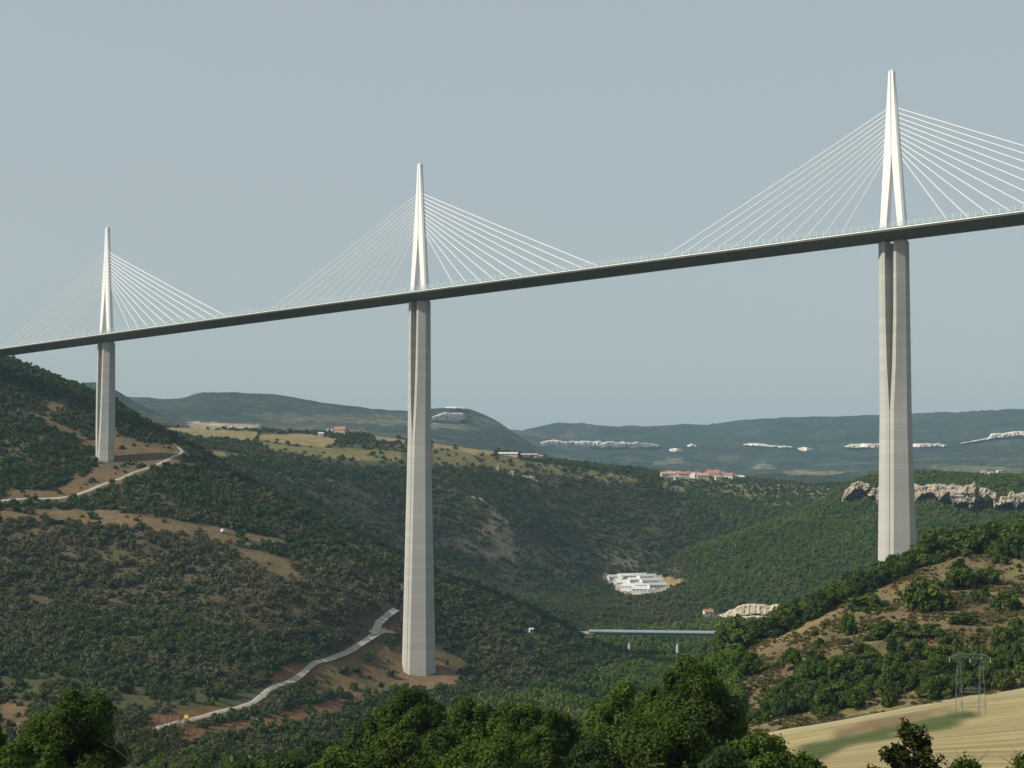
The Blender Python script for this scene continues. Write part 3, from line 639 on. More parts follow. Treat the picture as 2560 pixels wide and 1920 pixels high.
outcrop([(1018, 1072, 1076), (1040, 1076, 1084), (1050, 1084, 1088)], 'small rock ledge in the dark wood right of the middle pier', 34)

# ------------------------------------------------------------------ the viaduct
YAW = 0.7005; SG = -1.0
PX, PY, PZ = -60.82, 1112.35, 115.39
def along(L):
    a = YAW + SG * L / 40000.0; h = YAW + SG * L / 20000.0
    return Vector((PX + L * math.cos(a), PY - L * math.sin(a), PZ + L * .03025)), h
VB = Vector((PX, PY, PZ - 249))
via = tag(empty('cable_stayed_viaduct', VB), 'very tall pale motorway viaduct with white cable masts crossing the whole valley', 'viaduct')
def at_L(L, o, z, al=0.0):
    """a point by the deck line: distance along, offset out towards the viewer, height over the road"""
    c, h = along(L); t = Vector((math.cos(h), -math.sin(h), 0)); n = Vector((-math.sin(h), -math.cos(h), 0))
    return c + t * al + n * o + Vector((0, 0, z + al * .03025)) - VB

def strip(Ls, sec, close=True):
    m = MB(); m.loft([[at_L(L, o, z) for o, z in sec] for L in Ls]); return m
LS = list(np.linspace(-560, 660, 62))
deck = strip(LS, [(15.2, -.35), (15.4, -1.15), (2.7, -4.2), (-2.7, -4.2), (-15.4, -1.15), (-15.2, -.35)]).build('deck', M['steel'], via)
for s_ in (1, -1):
    strip(LS, [(15.25 * s_, .12), (15.9 * s_, .02), (16.0 * s_, -.38), (15.45 * s_, -.75), (15.22 * s_, -.5)][::s_]).build('edge_fairing', M['edge'], deck)
    strip(LS, [(15.5 * s_ - .03, .1), (15.5 * s_ + .03, .1), (15.75 * s_ + .03, 2.9), (15.75 * s_ - .03, 2.9)]).build('wind_screen', M['screen'], deck)
    strip(LS, [(15.75 * s_, 2.9), (15.81 * s_, 2.9), (15.81 * s_, 2.96), (15.75 * s_, 2.96)]).build('screen_rail', M['edge'], deck)
    strip(LS, [(13.9 * s_, -.3), (14.1 * s_, -.3), (14.1 * s_, .85), (13.9 * s_, .85)]).build('crash_barrier', M['galv'], deck)
strip(LS, [(13.6, -.34), (13.6, 0), (-13.6, 0), (-13.6, -.34)]).build('road_surface', M['asphalt'], deck)
# curved white posts of the wind screen: near side each by itself
pm = MB(); pts = [(0, 0, -.1), (.10, 0, .8), (.16, 0, 1.7), (.14, 0, 2.5), (.02, 0, 3.1)]
for a, b in zip(pts[:-1], pts[1:]): pm.bar(a, b, .17, .15)
pm.box(-.35, .45, -.14, .14, 2.98, 3.14)
post_me = mesh_data('wind_screen_post', pm.v, pm.f, M['edge'])
far_posts = MB(); base_v = list(pm.v); base_f = list(pm.f)
L = -470.0; cnt = 0
while L < 640:
    for s_ in (1, -1):
        p = at_L(L, 15.62 * s_, 0); _, h = along(L)
        out_ang = math.atan2(-math.cos(h) * s_, -math.sin(h) * s_)
        if s_ == 1 and -445 < L < 560 and cnt < 300:
            link('wind_screen_post', post_me, deck, p, out_ang); cnt += 1
        else:
            ca, sa = math.cos(out_ang), math.sin(out_ang)
            far_posts.add([(p.x + x * ca - y * sa, p.y + x * sa + y * ca, p.z + z) for x, y, z in base_v], base_f)
    L += 4.1
tag(far_posts.build('wind_screen_posts', M['edge'], deck), kind='stuff')

def taper(d):
    """half-flat, chamfer along, chamfer across, end face, half the slot: at depth d below the deck"""
    W = np.interp(d, [0, 90, 245, 260], [7.75, 7.85, 10.85, 11.1]); g = np.interp(d, [0, 40, 66, 90, 300], [2.55, 2.25, 1.5, .17, .17])
    A = np.interp(d, [0, 90, 245], [1.5, 2.25, 2.46])
    return [A, W - g - A, np.interp(d, [0, 90, 245, 260], [3.2, 4.2, 6.75, 7.0]), np.interp(d, [0, 90, 245, 260], [4.5, 5.5, 9.3, 9.6]), g]
def pier(i, hgt):
    L0 = 342.0 * i; ztop = -4.2 - .9
    root = bpy.data.objects.new('pier', None); col.objects.link(root); root.parent = via; root.location = at_L(L0, 0, ztop - hgt)
    org = Vector(root.location)
    ds = sorted(set(list(np.linspace(0, 90, 12)) + list(np.linspace(90, hgt + 6, 14))))
    for s_ in (1, -1):
        rings = []
        for d in ds:
            A, p, q, Cc, g = taper(d); hw = Cc / 2 + q
            sec = [(g, hw), (g + A, hw), (g + A + p, Cc / 2), (g + A + p, -Cc / 2), (g + A, -hw), (g, -hw)]
            rings.append([at_L(L0, o, ztop - d, al * s_) - org - Vector((0, 0, al * s_ * .03025)) for al, o in sec])
        if s_ == 1: rings = [r[::-1] for r in rings]
        MB().loft(rings).build('column', M['concrete'], root)
        b = MB(); A, p, q, Cc, g = taper(0)
        b.loft([[at_L(L0, o, zz, al * s_) - org for al, o in [(g + .8, 2.6), (g + 4.2, 2.6), (g + 4.2, -2.6), (g + .8, -2.6)]] for zz in (ztop - .2, -4.1)])
        b.build('bearing', M['galv'], root)
    core = MB(); rings = []
    for d in np.linspace(93, hgt + 5, 10):
        A, p, q, Cc, g = taper(d); hw = Cc / 2 + q - .55
        rings.append([at_L(L0, o, ztop - d, al) - org - Vector((0, 0, al * .03025)) for al, o in [(.3, hw), (.3, -hw), (-.3, -hw), (-.3, hw)]])
    core.loft(rings).build('core_wall', M['concrete'], root)
    return root
for i, hg in ((-1, 94.5), (0, 245.0), (1, 221.0)): pier(i, hg)

def mast(i):
    L0 = 342.0 * i
    root = bpy.data.objects.new('mast', None); col.objects.link(root); root.parent = via; root.location = at_L(L0, 0, 0); org = Vector(root.location)
    H = 87.0; J = 39.0
    for s_ in (1, -1):
        rings = []
        for z in [-3.0, 0, 10, 20, 30, 39, 48, 57, 66, 75, 82, 86.2, 87.0]:
            f = max(0, z) / H
            outer = 7.55 - 5.85 * f; inner = max(.22, 3.55 * (1 - z / J)) if z < J else .22
            hw = 2.15 - .85 * f; ch = min(.9, (outer - inner) * .3)
            if z > 86.9: outer -= .4
            sec = [(inner, hw), (outer - ch, hw), (outer, hw - .8), (outer, -hw + .8), (outer - ch, -hw), (inner, -hw)]
            rings.append([at_L(L0, o, z, al * s_) - org - Vector((0, 0, al * s_ * .03025 * f)) for al, o in sec])
        if s_ == -1: rings = [r[::-1] for r in rings]
        MB().loft(rings).build('mast_leg', M['white'], root)
    sp = MB(); sp.loft([[at_L(L0, o, z, al) - org for al, o in [(.3, h_), (.3, -h_), (-.3, -h_), (-.3, h_)]] for z, h_ in ((41, 1.55), (86, .85))]); sp.build('mast_spine', M['white'], root)
    tp = MB(); tp.bar((0, 0, 86.5), (0, 0, 88.6), .14, .06); tp.box(-1.1, 1.1, -.5, .5, 86.8, 87.25); tp.build('top_cap', M['white'], root)
    for s_ in (1, -1):
        for k in range(11):
            zt = 40.5 + 2.6 * k; ld = 32.5 + 12.1 * k
            outer = 7.55 - 5.85 * zt / H
            a = at_L(L0, 0, zt, (outer - .3) * s_) - org - Vector((0, 0, outer * s_ * .03)); b = at_L(L0 + ld * s_, 0, .3) - org
            m = MB(); P = [a.lerp(b, q) - Vector((0, 0, 4 * q * (1 - q) * ld * .0028)) for q in np.linspace(0, 1, 7)]
            for p0, p1 in zip(P[:-1], P[1:]): m.bar(p0, p1, .30, n=6)
            m.build('stay_cable', M['cable'], root)
            an_ = MB(); dirv = (b - a).normalized(); an_.bar(a - dirv * .3, a + dirv * 2.2, .36, .3, 6); an_.build('cable_anchor', M['white'], root)
    return root
for i in (-1, 0, 1): mast(i)

# ------------------------------------------------------------------ small road bridge over the river
Yb = 1370.0
a0 = ray(1272, 1361)[0] * Yb; a1 = ray(1590, 1364.5)[0] * (Yb - 15); zb0 = float(ray(1280, 1364)[1]) * Yb
p0 = Vector((float(a0), Yb, zb0)); p1 = Vector((float(a1), Yb - 15, float(ray(1590, 1368)[1]) * (Yb - 15)))
br = tag(empty('road_bridge', (p0 + p1) / 2 - Vector((0, 0, 18))), 'low flat road bridge over the river beyond the middle pier', 'bridge')
o_ = Vector(br.location); ax = (p1 - p0); bd = Vector((-ax.y, ax.x, 0)).normalized()
def bsec(z0, z1, y0, y1, name, mat):
    m = MB(); m.loft([[e - o_ + bd * y + Vector((0, 0, z)) for y, z in [(y0, z0), (y1, z0), (y1, z1), (y0, z1)]] for e in (p0, p1)]); return m.build(name, mat, br)
bsec(-2.3, -.1, -4.2, 4.2, 'girder', M['bluegrey']); bsec(-.1, .25, -5.4, 5.4, 'deck_slab', M['galv'])
bsec(.25, 1.15, -5.45, -5.25, 'parapet', M['palesteel']); bsec(.25, 1.15, 5.25, 5.45, 'parapet', M['palesteel'])
for uu in (1358.5, 1461):
    xx = float(ray(uu, 1370)[0]) * Yb; e = p0.lerp(p1, (xx - p0.x) / (p1.x - p0.x)); zg = float(height(e.x, e.y)) - 2
    m = MB(); m.bar((e.x - o_.x, e.y - o_.y, zg - o_.z), (e.x - o_.x, e.y - o_.y, e.z - 2.3 - o_.z), 1.25, 1.1, 10); m.box(e.x - o_.x - 1.0, e.x - o_.x + 1.0, e.y - o_.y - 3, e.y - o_.y + 3, e.z - o_.z - 3.1, e.z - o_.z - 2.32)
    m.build('bridge_pier', M['greyroof'], br)
lp = p0.lerp(p1, .53)
lm = MB(); lm.bar((0, 0, 0), (0, 0, 7.5), .13, .09); lm.bar((0, 0, 7.5), (1.3, 0, 7.8), .08); 
t = tag(empty('street_lamp', (lp.x, lp.y + 5.0, lp.z + .25)), 'single lamp post standing on the low road bridge', 'street lamp'); lm.build('pole', M['galv'], t)
MB().box(1.0, 1.7, -.15, .15, 7.72, 7.9).build('lamp_head', M['galv'], t)

# ------------------------------------------------------------------ lattice electricity pylon on the wheat field
pb = cast([2097], [1551], 300, 470)[0]
py = tag(empty('electricity_pylon', tuple(pb), math.radians(-12)), 'grey lattice portal pylon standing in the wheat field', 'pylon')
sc_ = 2.732e-4 * pb[1]
Hh = 128 * sc_; hw_ = 23.5 * sc_; dp = 1.5
for s_ in (-1, 1):
    leg = MB()
    for (dx, dy) in ((-.75, -dp), (.75, -dp), (.75, dp), (-.75, dp)):
        top = (s_ * hw_ + dx * .35, dy * .25, Hh)
        leg.bar((s_ * hw_ * 1.02 + dx * 1.25, dy * 1.2, -1.2), top, .05, .034)
    nseg = 9
    for k in range(nseg):
        z0, z1 = Hh * k / nseg, Hh * (k + 1) / nseg
        f0 = 1 - k / nseg; f1 = 1 - (k + 1) / nseg
        def c(dx, dy, z, f): return (s_ * hw_ * (1 + .02 * f) + dx * (.35 + .9 * f), dy * (.25 + .95 * f), z)
        q = 1 if k % 2 else -1
        for dy in (-dp, dp): leg.bar(c(-.75 * q, dy, z0, f0), c(.75 * q, dy, z1, f1), .028)
        for dx in (-.75, .75): leg.bar(c(dx, -dp * q, z0, f0), c(dx, dp * q, z1, f1), .028)
    leg.build('lattice_leg', M['pylonsteel'], py)
    hor = MB()
for zf, nm in ((.18, 'lower_tie'), (.43, 'upper_tie')):
    m = MB(); z = Hh * zf
    for dy in (-.8, .8): m.bar((-hw_, dy, z), (hw_, dy, z), .042); m.bar((-hw_, dy, z + .8), (hw_, dy, z + .8), .036)
    for k in range(8):
        x0 = -hw_ + 2 * hw_ * k / 8; x1 = x0 + 2 * hw_ / 8; m.bar((x0, -.8, z + (.8 if k % 2 else 0)), (x1, -.8, z + (0 if k % 2 else .8)), .028)
    m.build(nm, M['pylonsteel'], py)
m = MB(); m.bar((-hw_, 0, Hh * .45), (hw_, 0, Hh * .93), .042); m.bar((hw_, 0, Hh * .45), (-hw_, 0, Hh * .93), .034); m.bar((-hw_, 0, Hh * .66), (hw_, 0, Hh * .66), .028); m.build('cross_brace', M['pylonsteel'], py)
m = MB(); W2 = 45 * sc_
for dy in (-.35, .35):
    m.bar((-W2, dy * .2, Hh), (W2, dy * .2, Hh), .045); m.bar((-hw_, dy, Hh + .9), (hw_, dy, Hh + .9), .042)
    for s_ in (-1, 1): m.bar((s_ * hw_, dy, Hh + .9), (s_ * W2, dy * .2, Hh), .045)
    for k in range(10):
        x0 = -hw_ + 2 * hw_ * k / 10; x1 = x0 + 2 * hw_ / 10; m.bar((x0, dy, Hh + (.9 if k % 2 else 0)), (x1, dy, Hh + (0 if k % 2 else .9)), .028)
m.build('cross_arm', M['pylonsteel'], py)
for x in (-W2 + .3, 0, W2 - .3):
    m = MB(); 
    for k in range(5): m.bar((x, 0, Hh - .1 - .22 * k), (x, 0, Hh - .26 - .22 * k), .13, .07, 8)
    m.build('insulator', M['whitewall'], py)
for s_ in (-1, 1):
    m = MB(); m.bar((s_ * hw_, 0, Hh + .8), (s_ * hw_, 0, Hh + 2.2), .09, .03); m.build('peak', M['pylonsteel'], py)

# ------------------------------------------------------------------ buildings
def house(u, v, y0, y1, L_, W_, eave, rise, rz, wall, roof, name, label, cat, group=None, windows=True, hip=False, sink=2.5, chimney=False, shift=(0, 0), pt=None):
    p = cast([u], [v], y0, y1)[0] if pt is None else pt
    e = tag(empty(name, (p[0] + shift[0], p[1] + shift[1], p[2]), math.radians(rz)), label, cat, group)
    x, y = L_ / 2, W_ / 2
    b = MB(); b.box(-x, x, -y, y, -sink, eave)
    if not hip:
        b.add([(-x, -y, eave), (-x, y, eave), (-x, 0, eave + rise - .15)], [(0, 2, 1)]); b.add([(x, -y, eave), (x, y, eave), (x, 0, eave + rise - .15)], [(0, 1, 2)])
    b.build('wall', wall, e)
    r = MB(); ov = .5; th = .3; hx = x - (y if hip else 0) * .8
    for s_ in (-1, 1):
        tp = [(-hx - (0 if hip else ov), 0, eave + rise), (hx + (0 if hip else ov), 0, eave + rise), (x + ov, s_ * (y + ov), eave - .12), (-x - ov, s_ * (y + ov), eave - .12)]
        V = tp + [(a, b_, c_ + th) for a, b_, c_ in tp]
        r.add(V, [(0, 1, 2, 3), (7, 6, 5, 4), (0, 4, 5, 1), (1, 5, 6, 2), (2, 6, 7, 3), (3, 7, 4, 0)])
    if hip:
        for s_ in (-1, 1): r.add([(s_ * hx, 0, eave + rise + th), (s_ * (x + ov), -y - ov, eave - .12 + th), (s_ * (x + ov), y + ov, eave - .12 + th)], [(0, 1, 2)])
    ro = r.build('roof', roof, e)
    if hip:
        for k in range(1, 22):
            cx = -x + L_ * k / 22
            for s_ in (-1, 1):
                top = 1.0 if abs(cx) <= hx else max(.05, (x - abs(cx)) / (x - hx))
                MB().bar((cx, s_ * (y + ov), eave - .12 + th + .05), (cx, s_ * (y + ov) * (1 - top), eave - .12 + th + .05 + (rise + .12) * top), .16, .16).build('roof_seam', roof, ro)
    if chimney: MB().box(x * .4, x * .4 + .9, -.4, .4, eave + rise * .5, eave + rise + 1.3).build('chimney', wall, ro)
    if windows:
        nwin = max(2, int(L_ / 4))
        for k in range(nwin):
            cx = -x + L_ * (k + .5) / nwin
            for zz in ([1.0] if eave < 5 else [1.0, 3.9]):
                MB().box(cx - .55, cx + .55, -y - .06, -y + .05, zz, zz + 1.4).build('window', M['pane'], e)
        MB().box(-.5, .5, -y - .08, -y + .04, -.2, .05 + .9).build('door', M['pane'], e)
    return e

VG = 'houses of the village on the plateau edge'
vill = [(1436, 1031, 12, 9, 5, 3, 8, 'cream', 'pinkroof', 'small cream house leftmost in the plateau village'), (1452, 1032, 12, 9, 6, 3, -10, 'cream', 'pinkroof', 'cream house with pinkish roof, second in the plateau village'),
        (1476, 1033, 16, 10, 6.5, 3, 0, 'cream', 'redroof', 'long bright cream house with red roof in the plateau village'), (1498, 1033, 10, 9, 6, 3, 60, 'whitewall', 'greyroof', 'white house with pale roof between red roofed houses'),
        (1518, 1036, 18, 10, 6.0, 3.5, 5, 'cream', 'pinkroof', 'wide cream house below the big red roof'), (1540, 1032, 20, 13, 7, 5.5, -8, 'cream', 'redroof', 'large red roofed house, tallest in the plateau village'),
        (1557, 1033, 8, 8, 8, 2, 0, 'whitewall', 'pinkroof', 'narrow white house beside the large red roof'), (1574, 1036, 14, 10, 7, 3, -20, 'whitewall', 'redroof', 'white house with red roof near the village end'),
        (1597, 1036, 14, 8, 4, 2.4, 10, 'whitewall', 'greyroof', 'low white house, last on the right of the plateau village')]
vill += [(1444, 1029, 9, 8, 5.5, 2.4, 20, 'whitewall', 'pinkroof', 'small white house behind the first two in the plateau village'), (1464, 1030, 10, 8, 6, 2.6, -15, 'cream', 'redroof', 'red roofed house left of the long bright one in the village'), (1487, 1030, 9, 8, 6.5, 2.6, 30, 'cream', 'redroof', 'small red roofed house behind the long bright one'),
         (1507, 1031, 9, 8, 6, 2.6, 10, 'whitewall', 'redroof', 'small red roofed white house behind the wide cream one'), (1528, 1031, 10, 8, 6.5, 3, -25, 'cream', 'redroof', 'red roofed house just left of the large red roof'), (1551, 1038, 9, 7, 5, 2.4, 15, 'cream', 'pinkroof', 'low cream house in front of the large red roof'),
         (1566, 1033, 9, 8, 6, 2.6, 40, 'cream', 'redroof', 'cream house between the narrow white one and village end'), (1586, 1036, 9, 8, 5, 2.4, -5, 'cream', 'pinkroof', 'cream house second from the right in the plateau village'), (1462, 1037, 8, 7, 4.5, 2.2, 5, 'whitewall', 'pinkroof', 'low white house down the slope below the village')]
for u, v, a, b, c_, d, rz, wl, rf, lab in vill: house(u, v, 2300, 2900, a, b, c_, d, rz, M[wl], M[rf], 'house', lab, 'house', VG, chimney=True)
house(735, 934, 2100, 2700, 16, 11, 6, 4, -12, M['cream'], M['redroof'], 'farmhouse', 'red roofed farmhouse among trees on the plateau skyline', 'house', None, chimney=True)
house(712, 934, 2100, 2700, 7, 6, 4, 2, 10, M['whitewall'], M['greyroof'], 'shed', 'tiny white shed beside the skyline farmhouse', 'shed', None, windows=False)
house(693, 942, 2000, 2700, 7, 5, 3.4, 1.6, 10, M['whitewall'], M['greyroof'], 'shed', 'tiny white shed at the edge of the golden field', 'shed', None, windows=False)
house(1098, 984, 1950, 2700, 26, 10, 2.4, 2, -4, M['cream'], M['greyroof'], 'barn', 'pale long barn among trees on the plateau edge', 'barn')
house(1142, 987, 1950, 2700, 24, 11, 2.6, 2.2, 3, M['cream'], M['pinkroof'], 'barn', 'pink roofed barn, right of the pale one on the plateau edge', 'barn')
house(1166, 991, 1950, 2700, 8, 7, 3.4, 2, 20, M['whitewall'], M['pinkroof'], 'house', 'small white house at the end of the plateau barns', 'house')
# works by the river: pale sheds on a sandy yard
IG = 'pale sheds of the riverside works'
ind = [(1322, 1253, 14, 12, 5, 2.5, 10, 'small white shed at the far left end of the riverside works'), (1338, 1258, 12, 14, 4, 2.5, 14, 'pale shed second from the left in the riverside works'), (1366, 1249, 34, 14, 3.4, 2.6, 6, 'long pale shed at the back left of the riverside works'),
       (1398, 1250, 26, 12, 3.2, 2.4, 4, 'long grey shed at the back right of the riverside works'), (1352, 1264, 20, 14, 4, 3.0, 8, 'pale shed in the left middle of the riverside works'), (1378, 1259, 30, 13, 3.4, 2.6, 6, 'pale shed in the second row of the riverside works'),
       (1408, 1260, 28, 13, 3.4, 2.6, 4, 'broad pale shed in the second row on the right of the works'), (1368, 1272, 22, 13, 3.6, 3.0, 8, 'pale shed in the front row left of the works'), (1392, 1269, 26, 13, 3.4, 3.0, 5, 'pale shed in the third row of the riverside works'),
       (1420, 1270, 20, 12, 3.2, 2.4, 4, 'small pale shed at the right end beside bare sand'), (1392, 1279, 34, 12, 3.6, 2.8, 5, 'pale front shed nearest the trees in the riverside works')]
for k, (u, v, a, b, c_, d, rz, lab) in enumerate(ind): house(u, v, 1700, 2300, a * (.75 + .09 * (k * 7 % 5)), b, c_ * (.8 + .1 * (k * 3 % 4)), d, rz * (1 + k * 5 % 4) * (-1 if k % 3 == 1 else 1), M['whitewall'], M['greyroof'] if k % 3 else M['asphaltroof'], 'industrial_shed', lab, 'shed', IG)
house(1530, 1336, 1450, 1900, 9, 8, 6.5, 2.5, 10, M['whitewall'], M['redroof'], 'house', 'small white house left of the tan roofed hall', 'house', None, chimney=True)
house(1552, 1338, 1450, 1900, 8, 6, 3.5, 1.6, 4, M['whitewall'], M['redroof'], 'shed', 'tiny red roofed shed between white house and hall', 'shed', None, windows=False)
house(1147, 1367, 1100, 1400, 2.6, 2.6, 2.6, .9, 20, M['whitewall'], M['greyroof'], 'hut', 'little white hut alone on the hillside above the river', 'hut')
house(1262, 1364, 1200, 1420, 13, 7, 3.4, 1.5, 5, M['cream'], M['tanroof'], 'shed', 'low tan building at the left end of the road bridge', 'shed', None, windows=False)
for k, (u, v, lab) in enumerate([(2125, 1024, 'distant white house left of two others beyond the rock wall'), (2140, 1026, 'distant white house between two others beyond the rock wall'), (2158, 1022, 'distant white house on the right beyond the rock wall')]):
    house(u, v, 2700, 5500, 11, 9, 5, 3, 8 * k, M['whitewall'], M['pinkroof'], 'house', lab, 'house', 'distant houses beyond the rock wall')

# ------------------------------------------------------------------ vehicles
def wheels(e, xs, y, r, wd):
    for x in xs:
        for s_ in (-1, 1):
            wh = MB().bar((x, s_ * y - s_ * wd, r), (x, s_ * y, r), r, n=14).build('wheel', M['rubber'], e)
            MB().bar((x, s_ * y + s_ * .005, r), (x, s_ * (y + .03), r), r * .55, n=10).build('rim', M['galv'], wh)
vp = cast([402], [1560], 600, 1100)[0]
e = tag(empty('yellow_truck', (vp[0], vp[1], vp[2] + .45), math.radians(100)), 'small yellow vehicle standing on the pale road at lower left', 'vehicle')
m = MB(); m.box(-2.0, 1.0, -.95, .95, .55, 1.5); m.loft([[(x, y, z) for y, z in [(-1, .6), (1, .6), (1, 1.6), (.85, 2.55), (-.85, 2.55), (-1, 1.6)]] for x in (1.05, 2.5)]); m.build('body', M['yellow'], e)
MB().box(2.5, 2.56, -.75, .75, 1.55, 2.3).build('windscreen', M['pane'], e); MB().box(-2.1, 1.0, -1.0, 1.0, 1.5, 1.95).build('load_bed', M['yellow'], e)
for s_ in (-1, 1): MB().box(2.5, 2.58, s_ * .7 - .15, s_ * .7 + .15, .85, 1.1).build('headlight', M['whitewall'], e)
wheels(e, (-1.35, 1.75), 1.0, .42, .3)
vp = cast([482], [1150], 1000, 1400)[0]
e = tag(empty('white_van', (vp[0], vp[1], vp[2] + .2), math.radians(75)), 'tiny white van parked on the brown hillside track', 'van')
m = MB(); m.loft([[(x, y, z) for y, z in [(-.95, .45), (.95, .45), (.95, 1.5), (.8, h), (-.8, h), (-.95, 1.5)]] for x, h in ((-2.5, 2.35), (1.2, 2.4), (1.9, 1.75), (2.6, 1.52))]); m.build('body', M['vanwhite'], e)
for s_ in (-1, 1): MB().box(-.2, 1.0, s_ * .90 - .03, s_ * .90 + .03, 1.55, 2.0).build('window', M['pane'], e)
MB().loft([[(1.28, -.72, 2.32), (1.28, .72, 2.32), (1.25, .7, 2.25), (1.25, -.7, 2.25)], [(1.86, -.76, 1.82), (1.86, .76, 1.82), (1.84, .74, 1.74), (1.84, -.74, 1.74)]]).build('windscreen', M['pane'], e)
wheels(e, (-1.6, 1.6), .97, .36, .25)

# ------------------------------------------------------------------ plants
def leaf_cloud(lobes, nl, size, seed, outward=.65, squash=1.0, core=True, fill=.35, aspect=1.5):
    """leaf faces spread through lobes (x, y, z, r): quads, a tone for each clump"""
    r_ = np.random.default_rng(seed); lob = np.array(lobes, float)
    wgt = lob[:, 3] ** 2; ch = r_.choice(len(lob), nl, p=wgt / wgt.sum())
    d = r_.normal(size=(nl, 3)); d /= np.linalg.norm(d, axis=1)[:, None]
    rad = lob[ch, 3] * (1 - fill * r_.random(nl) ** 1.6) * (.92 + .22 * vnoise(d[:, 0] * 2.3 + ch, d[:, 1] * 2.3, d[:, 2] * 2.3 + 9, seed))
    rad = rad * np.where(r_.random(nl) < .16, 1.08 + .28 * r_.random(nl), 1.0)
    c = lob[ch, :3] + d * rad[:, None] * np.array([1, 1, squash])
    nrm = d * outward + r_.normal(size=(nl, 3)) * (1 - outward); nrm[:, 2] += .25; nrm /= np.linalg.norm(nrm, axis=1)[:, None]
    a = np.cross(nrm, r_.normal(size=(nl, 3))); a /= np.linalg.norm(a, axis=1)[:, None]; b = np.cross(nrm, a)
    sz = size * (.6 + .8 * r_.random(nl)); a = a * (sz * .5 * aspect)[:, None]; b = b * (sz * .5)[:, None]
    bend = nrm * (sz * .18)[:, None]
    V = np.stack([c - a, c - b * .9 - bend * .3, c + a * 1.05, c + b * .9 + bend * .3], 1).reshape(-1, 3)
    F = np.arange(nl * 4).reshape(nl, 4)
    tl = r_.random(len(lob)); tone_ = np.clip(tl[ch] * .6 + .4 * r_.random(nl), 0, 1)
    if core:
        cv = []; cf = []; 
        base = [(math.sin(t) * math.cos(p), math.sin(t) * math.sin(p), math.cos(t)) for t in (.55, 1.25, 1.95, 2.6) for p in np.linspace(0, 2 * math.pi, 7, endpoint=False)]
        for L_ in lob:
            o0 = len(cv); cv += [(L_[0] + x * L_[3] * .66, L_[1] + y * L_[3] * .66, L_[2] + z * L_[3] * .66 * squash) for x, y, z in base]
            for i in range(3):
                for k in range(7): cf.append((o0 + i * 7 + k, o0 + i * 7 + (k + 1) % 7, o0 + i * 7 + 7 + (k + 1) % 7, o0 + i * 7 + 7 + k))
        V = np.concatenate([V, np.array(cv)]); F = np.concatenate([F, np.array(cf) + nl * 4]); tone_ = np.concatenate([tone_, np.zeros(len(cf))])
    return V, F, tone_

def crown_lobes(w_, h_, base, n, r_, seed, flat=1.0):
    g = np.random.default_rng(seed); out = []
    for k in range(n):
        d = g.normal(size=3); d /= np.linalg.norm(d); d[2] = abs(d[2]) * .95 - .25
        q = (.35 + .65 * g.random() ** .5)
        rr = r_ * (.65 + .6 * g.random())
        out.append((d[0] * q * (w_ / 2 - rr * .6), d[1] * q * (w_ / 2 - rr * .6), base + (h_ - base) * .42 + d[2] * q * (h_ - base) * .52 * flat, rr))
    return out

def limb_mesh(name, h_, r0, lobes, seed, mat, nl=7):
    g = np.random.default_rng(seed); m = MB()
    top = Vector((g.normal() * .3, g.normal() * .3, h_ * .62)); P = [Vector((0, 0, -1.2)), Vector((0, 0, 0)), top * .35 + Vector((g.normal() * .15, g.normal() * .15, 0)), top * .7, top]
    for k, (a, b) in enumerate(zip(P[:-1], P[1:])): m.bar(a, b, r0 * (1 - .2 * k), r0 * (1 - .2 * (k + 1)), 7)
    pick = sorted(range(len(lobes)), key=lambda i: g.random())[:nl]
    for i in pick:
        L_ = lobes[i]; tgt = Vector(L_[:3]); st = top * (.45 + .5 * g.random()); md = st.lerp(tgt, .5) + Vector((g.normal() * .3, g.normal() * .3, .3))
        m.bar(st, md, r0 * .38, r0 * .24, 5); m.bar(md, tgt, r0 * .24, r0 * .08, 5)
        for _ in range(2):
            e_ = md.lerp(tgt, .4 + .4 * g.random()) ; m.bar(e_, e_ + Vector((g.normal() * .8, g.normal() * .8, .6 + .5 * g.random())), r0 * .12, r0 * .04, 4)
    return mesh_data(name, m.v, m.f, mat)

# --- foreground trees, each grown for its place
FG = 'big trees in front of the valley'
def fg_tree(u, vtop, Y, wpx, label, mat, seed, leaves=15000, size=.30, name='oak_tree', nlob=None, crown_base=.22, lr=None, group=FG):
    k = 2.732e-4 * Y; sx_, sz_ = ray(u, vtop); x = float(sx_) * Y; zt = float(sz_) * Y; zg = float(height(x, Y)); h_ = max(3.0, zt - zg); w_ = wpx * k
    lr = lr or max(.6, w_ * .115); nlob = nlob or 70
    lob = crown_lobes(w_, h_, h_ * crown_base, nlob, lr, seed)
    top_now = max(l[2] + l[3] for l in lob); lob = [(a, b, c_ * h_ / top_now, r) for a, b, c_, r in lob]
    V, F, T = leaf_cloud(lob, leaves, size, seed)
    e = tag(empty(name, (x, Y, zg)), label, 'tree', group)
    link('crown', mesh_data('crown', V, F, mat, fattr=T), e)
    link('trunk', limb_mesh('trunk', h_, max(.16, w_ * .032), lob, seed + 1, M['bark'], 10), e)
    return e
fg_tree(160, 1488, 130, 250, 'big round dark oak filling the lower left corner', M['oak'], 101, 34000, 0.192)
fg_tree(60, 1590, 112, 170, 'low leafy tree below the big oak at lower left', M['oakbright'], 102, 15300, 0.178)
fg_tree(-25, 1555, 118, 90, 'dark tree cut by the left edge of the picture', M['oak'], 103, 10200, 0.178)
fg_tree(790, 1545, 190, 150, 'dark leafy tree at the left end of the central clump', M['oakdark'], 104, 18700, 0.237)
fg_tree(900, 1482, 176, 170, 'tall round oak just below the middle pier foot', M['oak'], 105, 23800, 0.222)
fg_tree(1010, 1502, 172, 170, 'spreading oak right of the tall round one in the clump', M['oak'], 106, 23800, 0.222)
